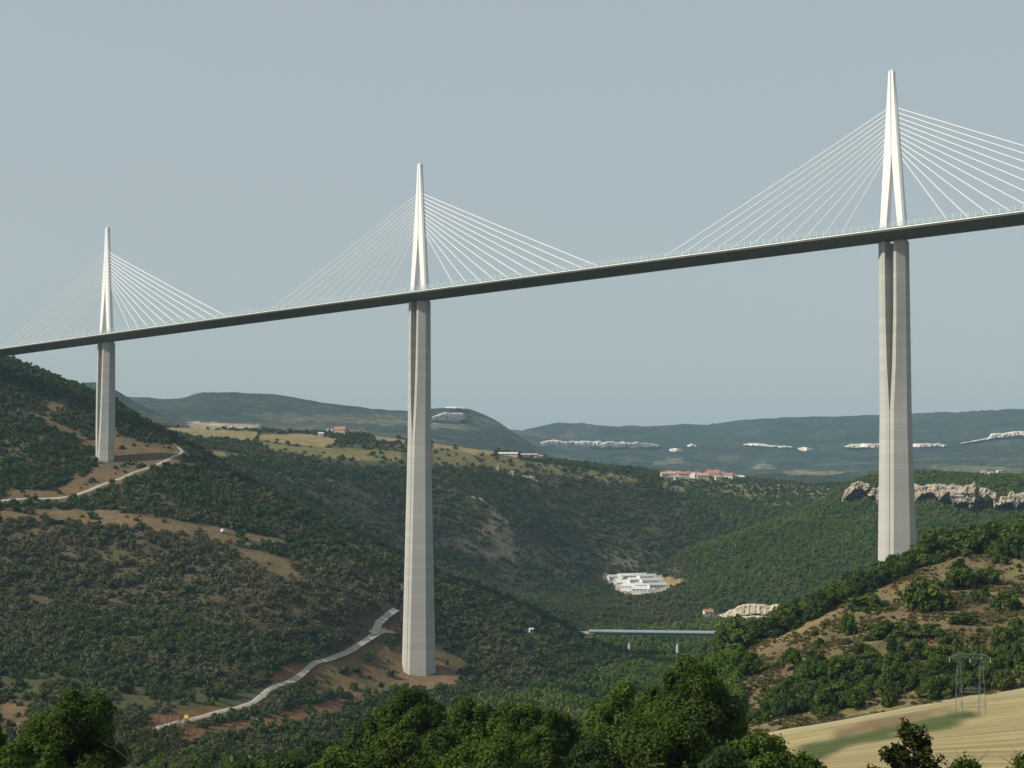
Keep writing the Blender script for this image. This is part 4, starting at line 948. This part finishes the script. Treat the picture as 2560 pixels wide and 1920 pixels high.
fg_tree(1120, 1515, 168, 160, 'oak with pale leaf tips in the central clump', M['oakbright'], 107, 22100, 0.207)
fg_tree(1195, 1530, 160, 120, 'narrow oak at the right end of the central clump', M['oak'], 108, 15300, 0.207)
fg_tree(860, 1570, 140, 190, 'low bushy tree in front of the central clump on its left', M['oak'], 109, 20400, 0.192)
fg_tree(1050, 1580, 132, 220, 'low bushy tree in front of the central clump', M['oakbright'], 110, 20400, 0.185)
fg_tree(1345, 1465, 158, 190, 'broad olive oak left half of the big pair', M['oakbright'], 111, 27200, 0.207)
fg_tree(1500, 1412, 150, 210, 'tallest dark oak at lower right centre', M['oak'], 112, 35700, 0.200)
fg_tree(1425, 1530, 128, 260, 'wide oak filling the gap below the big pair', M['oak'], 113, 25500, 0.185)
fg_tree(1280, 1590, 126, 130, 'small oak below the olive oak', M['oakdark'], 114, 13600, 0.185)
fg_tree(1640, 1576, 122, 190, 'bright green rounded tree before the wheat field', M['oakbright'], 115, 22100, 0.178)
fg_tree(1745, 1622, 118, 90, 'small bright bush right of the bright rounded tree', M['oakbright'], 116, 8500, 0.178)
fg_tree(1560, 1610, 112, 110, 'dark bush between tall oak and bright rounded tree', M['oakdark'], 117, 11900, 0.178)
fg_tree(2085, 1640, 74, 80, 'tip of a small olive bush at the lower edge', M['oak'], 118, 5950, 0.126, lr=.55)
fg_tree(2225, 1648, 72, 70, 'leaf tips in the lower right corner', M['oak'], 119, 4250, 0.126, lr=.5)
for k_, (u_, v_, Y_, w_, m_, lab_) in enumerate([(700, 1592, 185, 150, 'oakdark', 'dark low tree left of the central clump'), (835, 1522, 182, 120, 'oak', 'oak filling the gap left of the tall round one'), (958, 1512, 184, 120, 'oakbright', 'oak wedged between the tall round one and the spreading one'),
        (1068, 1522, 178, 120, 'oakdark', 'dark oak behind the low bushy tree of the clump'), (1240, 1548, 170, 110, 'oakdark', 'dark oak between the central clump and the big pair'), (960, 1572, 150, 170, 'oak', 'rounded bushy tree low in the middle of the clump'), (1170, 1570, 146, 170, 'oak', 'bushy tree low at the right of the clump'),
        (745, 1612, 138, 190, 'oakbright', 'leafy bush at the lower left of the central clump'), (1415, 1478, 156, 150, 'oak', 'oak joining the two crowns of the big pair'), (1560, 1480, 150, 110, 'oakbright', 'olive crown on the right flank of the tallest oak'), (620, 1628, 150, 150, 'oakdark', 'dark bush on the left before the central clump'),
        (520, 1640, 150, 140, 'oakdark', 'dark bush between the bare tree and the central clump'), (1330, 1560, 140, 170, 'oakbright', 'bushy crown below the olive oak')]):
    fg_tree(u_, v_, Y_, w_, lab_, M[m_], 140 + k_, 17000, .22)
# pine tip with upswept sprays
Yp = 70.0; sx_, sz_ = ray(1968, 1594); xp = float(sx_) * Yp; zg = float(height(xp, Yp)); hp = float(sz_) * Yp - zg
g = np.random.default_rng(5); tufts = []; pm_ = MB(); pm_.bar((0, 0, -1), (.12, 0, hp * .95), .16, .03, 7)
for k in range(34):
    f = (k + .5) / 34; z = hp * (.25 + .75 * f); a = g.random() * 6.28; ln = (1 - f) * 1.9 + .28
    tip = Vector((math.cos(a) * ln, math.sin(a) * ln, z + .35 + .25 * g.random())); st = Vector((.1 * f, 0, z - .2))
    pm_.bar(st, tip, .035, .012, 4)
    for q in (.45, .65, .82, 1.0): p_ = st.lerp(tip, q); tufts.append((p_.x + g.normal() * .06, p_.y + g.normal() * .06, p_.z + .06, .17 + .12 * g.random()))
V, F, T = leaf_cloud(tufts, 3600, .11, 9, .5, 1.0, False, .8, 2.4)
e = tag(empty('pine_tree', (xp, Yp, zg)), 'small pine top poking up before the wheat field', 'tree'); link('crown', mesh_data('crown', V, F, M['pine'], fattr=T), e); link('trunk', mesh_data('trunk', pm_.v, pm_.f, M['bark']), e)
# leafless tree
sx_, sz_ = ray(318, 1572); Yd = 122.0; xd = float(sx_) * Yd; zg = float(height(xd, Yd)); hd = float(sz_) * Yd - zg; g = np.random.default_rng(12); dm = MB(); tw = MB()
def grow(a, d, ln, r, depth):
    b = a + d * ln; (dm if depth > 2 else tw).bar(a, b, r, r * .7, 5)
    if depth == 0: return
    for _ in range(3 if depth > 1 else 2):
        nd = (d + Vector((g.normal() * .45, g.normal() * .45, g.normal() * .25 + .1))).normalized(); grow(b if g.random() < .6 else a.lerp(b, .7), nd, ln * (.62 + .2 * g.random()), r * .62, depth - 1)
grow(Vector((0, 0, -.5)), Vector((0, 0, 1)), hd * .42, .12, 5)
e = tag(empty('bare_tree', (xd, Yd, zg)), 'leafless tree with thin bare twigs at lower left', 'tree'); dm.build('trunk', M['deadwood'], e); tag(tw.build('twigs', M['deadwood'], e), kind='stuff')

# --- shrubs and small trees that show one by one: a few models, copied
def dome_lobes(n, r_, seed, tall=.8):
    g = np.random.default_rng(seed); out = []
    for k in range(n):
        a = g.random() * 6.283; c_ = g.random() ** .8; q = .55 + .4 * g.random(); rr = r_ * (.6 + .7 * g.random()); sn = math.sqrt(max(0, 1 - c_ * c_))
        out.append((math.cos(a) * sn * q * .5 * (1.1 if g.random() < .2 else 1), math.sin(a) * sn * q * .5, max(rr * .35, c_ * q * tall * .86), rr))
    return out
def shrub_model(seed, mat, n=700, size=.16, nl=26):
    lob = dome_lobes(nl, .125, seed)
    V, F, T = leaf_cloud(lob, n, size * .62, seed); V[:, 2] = np.maximum(V[:, 2], -.04)
    g = np.random.default_rng(seed); m = MB()
    for k in range(4):
        L_ = lob[int(g.integers(len(lob)))]; m.bar((g.normal() * .03, g.normal() * .03, -.12), L_[:3], .022, .008, 5)
    return mesh_data('foliage', V, F, mat, fattr=T), mesh_data('stems', m.v, m.f, M['bark'])
SM = [shrub_model(200 + k, M['shrub'], 1700, .115) for k in range(5)] + [shrub_model(210 + k, M['oakbright'], 1700, .115) for k in range(2)] + [shrub_model(220 + k, M['oakdark'], 1700, .115) for k in range(3)]
def shrub(p, wdt, hgt, model, label, group, name='shrub', cat='shrub'):
    e = empty(name, tuple(p), random.random() * 6.28); e.scale = (wdt, wdt * (.85 + .3 * random.random()), hgt / .8)
    tag(e, label, cat, group); f, s_ = SM[model]; link('foliage', f, e); link('stems', s_, e); return e
HG = 'shrubs on the brown slope'
big_sh = [(2003, 1318, 104, 72, 0, 'largest round green shrub in the middle of the brown slope'), (2074, 1272, 84, 70, 1, 'tall shrub at the upper left of the pair on the brown slope'), (2128, 1260, 64, 40, 2, 'spreading shrub at the upper right of the pair on the brown slope'),
          (1872, 1316, 78, 36, 3, 'low olive shrub near the crest of the brown slope'), (1832, 1372, 42, 46, 5, 'upright bright shrub alone in the left middle of the brown slope'), (2080, 1346, 72, 24, 4, 'low flat shrub below the largest round one'),
          (2176, 1318, 56, 42, 0, 'rounded shrub near the right frame edge on the brown slope'), (2128, 1288, 26, 24, 1, 'small round shrub between the large ones at upper right'), (2104, 1302, 30, 30, 2, 'small dark shrub right of the largest round one'), (2161, 1216, 34, 22, 3, 'small shrub just under the crest wood'),
          (1919, 1382, 88, 46, 4, 'broad shrub above the thicket on the brown slope'), (1993, 1376, 86, 30, 0, 'long low shrub above the thicket, right of the broad one'), (1771, 1398, 36, 22, 1, 'small shrub on the lower left of the brown slope'), (1626, 1460, 56, 50, 5, 'green shrub at the left foot of the brown slope'),
          (1677, 1446, 24, 18, 2, 'tiny shrub on red soil left of the thicket'), (1862, 1409, 50, 22, 3, 'low shrub at the upper rim of the thicket'), (2192, 1392, 64, 62, 1, 'tall shrub at the right frame edge above the wheat')]
for u, v, a, b, mdl, lab in big_sh:
    p = cast([u], [v], 400, 720)[0]; k = 2.732e-4 * p[1]; shrub(p, a * k * 1.05, b * k * 1.1, mdl, lab, HG)
def fill(poly, n, y0, y1, wr, hr, models, label, group, name='shrub', cat='shrub', mind=1.6, seed=3):
    g = np.random.default_rng(seed); us = [p[0] for p in poly]; vs = [p[1] for p in poly]; got = []; tries = 0
    while len(got) < n and tries < 40:
        tries += 1
        uu = g.uniform(min(us), max(us), 60); v_ = g.uniform(min(vs), max(vs), 60); ok = inpoly(uu, v_, poly)
        for p in cast(uu[ok], v_[ok], y0, y1, 300):
            if len(got) < n and all((p[0] - q[0]) ** 2 + (p[1] - q[1]) ** 2 > mind ** 2 for q in got): got.append(p)
    for p in got:
        w_ = g.uniform(*wr); shrub(p, w_, g.uniform(*hr) * w_ / np.mean(wr), models[int(g.integers(len(models)))], label, group, name, cat)
fill([(1700, 1432), (1800, 1418), (1840, 1432), (1960, 1412), (2230, 1400), (2230, 1478), (2000, 1513), (1800, 1548), (1660, 1574), (1632, 1560), (1690, 1500)], 95, 400, 640, (4.5, 8.5), (4.0, 6.5), [0, 1, 2, 3, 5, 6, 8], 'shrub in the dense green thicket between brown slope and wheat field', 'thicket above the wheat field', mind=2.6, seed=4)
fill([(1640, 1420), (1800, 1330), (1980, 1260), (2100, 1215), (2230, 1215), (2230, 1395), (1900, 1410), (1700, 1470), (1640, 1540)], 70, 400, 660, (1.2, 3.0), (.8, 1.8), [0, 1, 2, 3, 4, 7, 8], 'small dark scrub bush dotted over the bare brown slope', 'small bushes dotted over the brown slope', mind=2.5, seed=5)
crest = smooth_line(cast([1545, 1580, 1640, 1700, 1760, 1820, 1880, 1930, 1990, 2050, 2100, 2160, 2225], [1432, 1415, 1392, 1368, 1340, 1306, 1277, 1254, 1226, 1206, 1198, 1190, 1184], 400, 760)[:, :2], 60)
g = np.random.default_rng(6)
for k, c_ in enumerate(crest):
    f = k / 59
    for q in range(2):
        off = g.uniform(2, 14); x = c_[0] + g.normal() * 1.5; y = c_[1] + off; hh = (4.8 + 3.4 * g.random()) * (1.0 + (.5 if f > .75 else 0)) * (1.35 if f < .1 else 1)
        p = (x, y, float(height(x, y))); drop = max(0, crest[k][1] * 0 + float(height(c_[0], c_[1])) - p[2])
        shrub(p, hh * (1.15 + .4 * g.random()), hh + min(3.0, drop), [0, 1, 2, 3, 4, 6, 7, 8][int(g.integers(8))], 'small tree in the green belt along the crest of the brown slope', 'belt of small trees on the crest', 'small_tree', 'tree')
fill([(2060, 1192), (2110, 1150), (2160, 1130), (2230, 1120), (2230, 1215), (2150, 1205)], 32, 560, 900, (6, 9), (6, 8.5), [0, 2, 3, 5, 6, 8], 'leafy tree in the wood at the top of the brown slope', 'wood at the top of the brown slope', 'small_tree', 'tree', 2.5, 7)
# dark trees on the slope below the pale road
g = np.random.default_rng(8)
for k in range(46):
    u = 350 + 400 * (k + g.random()) / 46; Y = g.uniform(300, 440); vt = np.interp(u, [350, 450, 540, 620, 700, 760], [1635, 1610, 1590, 1578, 1562, 1535]) + (Y < 370) * g.uniform(15, 60)
    sx_, sz_ = ray(u, vt); x = float(sx_) * Y; zg = float(height(x, Y)); hh = float(sz_) * Y - zg
    if hh < 4: continue
    hh = min(hh, 17); shrub((x, Y, zg), hh * .62 + 2, hh, [7, 8, 9, 7, 0][k % 5], 'dark tree in the wood below the pale road', 'dark wood below the pale road', 'small_tree', 'tree')

# --- scrub and woods that cover the hillsides: models spread by geometry nodes
def low_model(name, seed, mat, n, size, nl, tall=1.0):
    lob = dome_lobes(nl, .17, seed, .8 * tall); V, F, T = leaf_cloud(lob, n, size, seed, .6); V[:, 2] = np.maximum(V[:, 2], -.05)
    return bpy.data.objects.new(name, mesh_data(name, V, F, mat, fattr=T))
PC_S = bpy.data.collections.new('scrub_models'); PC_W = bpy.data.collections.new('wood_models')
for k in range(7): PC_S.objects.link(low_model('scrub_model_%d' % k, 300 + k, M['scrub'], 330, .12, 11))
for k in range(7): PC_W.objects.link(low_model('wood_model_%d' % k, 330 + k, M['wood'], 330, .125, 12, 1.0 if k < 5 else 1.9))
PC_N = bpy.data.collections.new('near_wood_models')
for k in range(5): PC_N.objects.link(low_model('near_model_%d' % k, 350 + k, M['wood'], 1500, .062, 24))

def scatter(name, label, P, sc_xyz, idx_, tint_, coll):
    me = bpy.data.meshes.new(name); n = len(P); me.vertices.add(n); me.vertices.foreach_set('co', np.asarray(P, np.float32).ravel())
    r_ = np.random.default_rng(n)
    for nm, ty, dat, key in (('size', 'FLOAT_VECTOR', sc_xyz, 'vector'), ('turn', 'FLOAT', r_.random(n) * 6.28, 'value'), ('pick', 'INT', idx_, 'value'), ('tint', 'FLOAT', tint_, 'value')):
        a = me.attributes.new(nm, ty, 'POINT'); a.data.foreach_set(key, np.asarray(dat, np.int32 if ty == 'INT' else np.float32).ravel())
    o = link(name, me); tag(o, label, None, None, 'stuff')
    ng = bpy.data.node_groups.new(name + '_nodes', 'GeometryNodeTree')
    ng.interface.new_socket('Geometry', in_out='INPUT', socket_type='NodeSocketGeometry'); ng.interface.new_socket('Geometry', in_out='OUTPUT', socket_type='NodeSocketGeometry')
    gi = ng.nodes.new('NodeGroupInput'); go = ng.nodes.new('NodeGroupOutput'); ip = ng.nodes.new('GeometryNodeInstanceOnPoints'); ci = ng.nodes.new('GeometryNodeCollectionInfo')
    ci.inputs['Collection'].default_value = coll; ci.inputs['Separate Children'].default_value = True; ci.inputs['Reset Children'].default_value = True
    def attr(nm, ty): q = ng.nodes.new('GeometryNodeInputNamedAttribute'); q.data_type = ty; q.inputs['Name'].default_value = nm; return q.outputs[0]
    cx = ng.nodes.new('ShaderNodeCombineXYZ'); e2r = ng.nodes.new('FunctionNodeEulerToRotation')
    ip.inputs['Pick Instance'].default_value = True
    L = ng.links.new
    L(gi.outputs[0], ip.inputs['Points']); L(ci.outputs[0], ip.inputs['Instance']); L(attr('pick', 'INT'), ip.inputs['Instance Index']); L(attr('size', 'FLOAT_VECTOR'), ip.inputs['Scale'])
    L(attr('turn', 'FLOAT'), cx.inputs[2]); L(cx.outputs[0], e2r.inputs[0]); L(e2r.outputs[0], ip.inputs['Rotation']); L(ip.outputs[0], go.inputs[0])
    md = o.modifiers.new('spread', 'NODES'); md.node_group = ng
    return o

def candidates(x0, x1, y0, y1, cell, seed):
    g = np.random.default_rng(seed); a, b = np.meshgrid(np.arange(x0, x1, cell), np.arange(y0, y1, cell)); n = a.size
    x = a.ravel() + g.uniform(-.5, .5, n) * cell; y = b.ravel() + g.uniform(-.5, .5, n) * cell
    k = np.abs(x / y) < .37; x, y = x[k], y[k]; z = height(x, y); return x, y, z, g

PADS = [(along(342. * i)[0], 17) for i in (-1, 0, 1)]
ROADS = []
for o in col.objects:
    if o.name.startswith(('road', 'track')) and o.type == 'MESH' and o.get('kind') == 'structure':
        c_ = np.zeros(len(o.data.vertices) * 3, np.float32); o.data.vertices.foreach_get('co', c_); ROADS.append(c_.reshape(-1, 3)[2::5, :2])
HOUSES = [(o.location.x, o.location.y) for o in col.objects if o.type == 'EMPTY' and o.get('category') in ('house', 'shed', 'barn', 'hall', 'annex', 'hut', 'vehicle', 'van')]
def free(x, y, u, v, keep, g):
    """thin plants out over open ground"""
    k = keep.copy()
    for poly, ya, yb, c_, fr in ZONES:
        m_ = (y > ya) & (y < yb) & inpoly(u, v, poly); k[m_] *= (1 - fr)
    ok = g.random(len(x)) < k
    for c_, r in PADS: ok &= (x - c_.x) ** 2 + (y - c_.y) ** 2 > r * r
    for R_ in ROADS:
        d = np.full(len(x), 1e9); nb = np.abs(x - R_[:, 0].mean()) + np.abs(y - R_[:, 1].mean()) < 900; xi, yi = x[nb], y[nb]; dm_ = np.full(len(xi), 1e9)
        for q in R_: dm_ = np.minimum(dm_, (xi - q[0]) ** 2 + (yi - q[1]) ** 2)
        d[nb] = dm_; ok &= d > 5.2 ** 2
    return ok
def off_houses(x, y, ok, r=13, front=30):
    for hx, hy in HOUSES: ok &= ~((np.abs(x - hx) < r) & (y < hy + r) & (y > hy - front))
    return ok

# left hillside: scrub
x, y, z, g = candidates(-560, 460, 690, 1580, 3.7, 51)
u, v = proj(x, y, z); nz_ = fbm(x / 45, y / 45, 3, 61); nb_ = fbm(x / 14, y / 14, 2, 62)
keep = np.clip((nz_ - .14) * 5, .6, 1.0) * np.clip((nb_ - .1) * 5, .6, 1)
greyz = inpoly(u, v, [(0, 1125), (380, 1150), (700, 1220), (880, 1300), (860, 1345), (700, 1380), (500, 1350), (250, 1320), (0, 1330)])
keep[greyz] *= np.clip((nb_[greyz] - .25) * 4, .3, .85); keep[v > 1330] *= .95
keep = np.clip(keep, 0, 1)
left = (x < 150) | ((x < 260) & (y > 1150)); 
ok = free(x, y, u, v, keep, g) & left; ok &= z > -146.5
ok = off_houses(x, y, ok, 7, 26)
x, y, z, nz_, nb_, greyz, v = [q[ok] for q in (x, y, z, nz_, nb_, greyz, v)]
n = len(x); r = 1.7 + 4.6 * g.random(n) ** 2.1 + .9 * (nz_ > .55); hgt_ = r * (.75 + .5 * g.random(n)) ; vis = seen(x, y, z + hgt_, 5)
x, y, z, r, hgt_, greyz, nb_, v = [q[vis] for q in (x, y, z, r, hgt_, greyz, nb_, v)]; n = len(x)
tint = np.clip(g.random(n) ** 2 * .35 + np.clip(fbm(x / 55, y / 55, 3, 95) - .47, 0, 1) * 1.5 + greyz * (.15 + .6 * g.random(n) * (g.random(n) < .55)), 0, .8)
scatter('hillside_scrub', 'dense green and grey scrub covering the left hillside', np.c_[x, y, z - .15], np.c_[r * 1.35, r * 1.35, hgt_ * 1.25], g.integers(0, 7, n), tint, PC_S)
n_left = n
# plateau slope over the river: scrub and small trees
x, y, z, g = candidates(-900, 950, 1540, 2950, 5.4, 52)
u, v = proj(x, y, z); nz_ = fbm(x / 60, y / 60, 3, 63)
woody = ((x > 190) & (x > (1700 - y) * .35 + 60) & (y < 2220) & ((u > 1500) | (v > 1235) | (x > 330) & (v > 1090)))
keep = np.clip((nz_ - .18) * 5.0, .5, 1.0); keep[(y > 2000) & (v < 1010) & (u < 1300)] *= .3
for pg in ([(690, 925), (770, 925), (830, 945), (760, 962), (700, 955)], [(1060, 975), (1200, 985), (1300, 1005), (1200, 1012), (1080, 1000)], [(340, 935), (560, 958), (600, 968), (560, 990), (350, 950)]): keep[inpoly(u, v, pg)] = .8
ok = free(x, y, u, v, keep, g) & ~woody; ok = off_houses(x, y, ok)
x, y, z, nz_ = [q[ok] for q in (x, y, z, nz_)]; n = len(x); r = 2.4 + 4.2 * g.random(n) ** 1.9; hgt_ = r * (.8 + .5 * g.random(n)); vis = seen(x, y, z + hgt_, 7)
x, y, z, r, hgt_ = [q[vis] for q in (x, y, z, r, hgt_)]; n = len(x)
scatter('slope_wood', 'dark scrubby wood on the slope under the plateau fields', np.c_[x, y, z - .3], np.c_[r * 1.4, r * 1.4, hgt_ * 1.25], g.integers(0, 7, n), np.clip(g.random(n) ** 2.5 * .5 + np.clip(fbm(x / 70, y / 70, 3, 93) - .48, 0, 1) * 1.4, 0, .65), PC_S)
# valley floor and the green slope on the right: close wood
x, y, z, g = candidates(-60, 900, 620, 2420, 5.6, 53)
u, v = proj(x, y, z)
region = ((x > 190) & (x > (1700 - y) * .35 + 60) & (y > 1250) & ((u > 1480) | (v > 1235) | (x > 330))) | ((y < 1300) & (x > -20) & (z < -100) & (x < 420)) | ((y > 640) & (y < 1320) & (x > 120))
region |= (z <= -146.5) & (y < 1760) & (x > -60) & (y > 900)
region &= ~((y < 1580) & (x < 150) & (z > -146.5) & (y > 1060)) & ~((y < 800) & (x > 60) & (z > -75))
keep = np.full(len(x), .97); keep[(y > 1450) & (y < 1900) & inpoly(u, v, [(1552, 1326), (1616, 1300), (1692, 1304), (1680, 1318), (1656, 1345), (1590, 1345), (1556, 1338)])] = 0
ok = free(x, y, u, v, keep, g) & region; ok = off_houses(x, y, ok)
ok &= ~((np.abs(y - 1366) < 9) & (x > 50) & (x < 200))
x, y, z, u, v = [q[ok] for q in (x, y, z, u, v)]; n = len(x)
flat = (z < -128) & (y < 1700)
r = np.where(flat, 3.6 + 2.4 * g.random(n), 3.0 + 3.0 * g.random(n) ** 1.8); hgt_ = np.where(flat, r * (1.3 + .9 * g.random(n)), r * (.9 + .5 * g.random(n)))
hgt_ = np.where((y > 1240) & (y < 1369) & (u > 1240) & (u < 1590), np.minimum(hgt_, np.maximum(2.5, (y - 1240) * -.02 + 7)), hgt_)
vis = seen(x, y, z + hgt_, 8); x, y, z, r, hgt_, flat = [q[vis] for q in (x, y, z, r, hgt_, flat)]; n = len(x)
pick_ = np.where(flat & (g.random(n) < .35), 5 + g.integers(0, 2, n), g.integers(0, 5, n))
hs = np.where(pick_ >= 5, hgt_ * .75, hgt_ * 1.25)
scatter('valley_wood', 'close green wood over the valley floor and the right-hand slope', np.c_[x, y, z - .3], np.c_[r * 1.4, r * 1.4, hs], pick_, np.clip(g.random(n) ** 2.5 * .5 + np.clip(fbm(x / 70, y / 70, 3, 91) - .45, 0, 1) * 1.3, 0, .7), PC_W)
# wood on the near slopes between the foreground trees and the valley
x, y, z, g = candidates(-190, 190, 190, 690, 5.2, 54)
u, v = proj(x, y, z); ok = ((u < 1600) | (y > 640)) & ~((u < 330) & (y > 560)); ok &= ~((y < 470) & (u > 1600))
x, y, z = x[ok], y[ok], z[ok]; n = len(x); r = 3.0 + 2.2 * g.random(n); hgt_ = r * (1.1 + .5 * g.random(n)); vis = seen(x, y, z + hgt_, 6, 24); x, y, z, r, hgt_ = [q[vis] for q in (x, y, z, r, hgt_)]; n = len(x)
scatter('near_wood', 'dark wood on the slope between big trees and river', np.c_[x, y, z - .3], np.c_[r * 1.4, r * 1.4, hgt_ * 1.25], g.integers(0, 5, n), np.clip(g.random(n) ** 2.5 * .3, 0, .5), PC_N)

# tufts of dry grass and dwarf bushes on the brown slope
M['tuft'] = m_leaf('dry_grass_tufts', (.105, .092, .042), (.215, .178, .090), True, (.040, .052, .018), .2)
PC_T = bpy.data.collections.new('tuft_models')
for k in range(4):
    gt = np.random.default_rng(400 + k); nb = 60; a_ = gt.random(nb) * 6.28; rr_ = gt.random(nb) ** .5 * .38; ln_ = .35 + .5 * gt.random(nb)
    bx_, by_ = np.cos(a_) * rr_, np.sin(a_) * rr_; tx_, ty_ = bx_ * 1.7 + gt.normal(size=nb) * .1, by_ * 1.7 + gt.normal(size=nb) * .1; wx_, wy_ = -np.sin(a_) * .09, np.cos(a_) * .09
    V = np.stack([np.c_[bx_ - wx_, by_ - wy_, 0 * a_ - .1], np.c_[bx_ + wx_, by_ + wy_, 0 * a_ - .1], np.c_[tx_ + wx_ * .4, ty_ + wy_ * .4, ln_], np.c_[tx_ - wx_ * .4, ty_ - wy_ * .4, ln_]], 1).reshape(-1, 3)
    PC_T.objects.link(bpy.data.objects.new('tuft_model_%d' % k, mesh_data('tuft_model_%d' % k, V, np.arange(nb * 4).reshape(nb, 4), M['tuft'], fattr=gt.random(nb))))
x, y, z, g = candidates(40, 260, 425, 720, 1.25, 57)
u, v = proj(x, y, z); dn = fbm(x / 9, y / 9, 3, 81); ok = inpoly(u, v, near_hill) & (g.random(len(x)) < np.clip((dn - .42) * 5, .08, .8))
x, y, z = x[ok], y[ok], z[ok]; n = len(x); r = .5 + 1.0 * g.random(n) ** 2
scatter('dry_grass', 'dry grass tufts and dwarf bushes on the brown slope', np.c_[x, y, z], np.c_[r * 1.2, r * 1.2, r * .8], g.integers(0, 4, n), (g.random(n) < .16) * (.4 + .6 * g.random(n)), PC_T)

# each look-alike plant is told by its place in its row
def nth(k): return '%d%s' % (k, 'th' if 10 < k % 100 < 14 else {1: 'st', 2: 'nd', 3: 'rd'}.get(k % 10, 'th'))
for grp, txt in (('thicket above the wheat field', '%s shrub from the left in the dense thicket above the wheat field'), ('small bushes dotted over the brown slope', '%s from the left of the small dark bushes dotted over the brown slope'),
                 ('belt of small trees on the crest', '%s small tree from the left in the belt along the brown crest'), ('wood at the top of the brown slope', '%s leafy tree from the left in the wood atop the brown slope'),
                 ('dark wood below the pale road', '%s dark tree from the left in the wood below the pale road')):
    mem = sorted([o for o in col.objects if o.get('group') == grp], key=lambda o: o.location.x / o.location.y)
    for k, o in enumerate(mem): o['label'] = txt % nth(k + 1)

# ------------------------------------------------------------------ haze: the air of the whole valley
hz = MB().box(-9900, 9900, -420, 13200, -200, 470).build('haze', None)
tag(hz, 'thin bluish summer haze filling the valley', None, None, 'stuff')
hm = bpy.data.materials.new('summer_haze'); hm.use_nodes = True; ht = hm.node_tree; ht.nodes.clear()
ho = ht.nodes.new('ShaderNodeOutputMaterial'); pv = ht.nodes.new('ShaderNodeVolumePrincipled')
pv.inputs['Color'].default_value = (.48, .76, 1.0, 1); pv.inputs['Density'].default_value = 4.3e-5; pv.inputs['Anisotropy'].default_value = 0.0
ht.links.new(pv.outputs[0], ho.inputs['Volume']); hz.data.materials.append(hm)
print('plants', n_left, n)
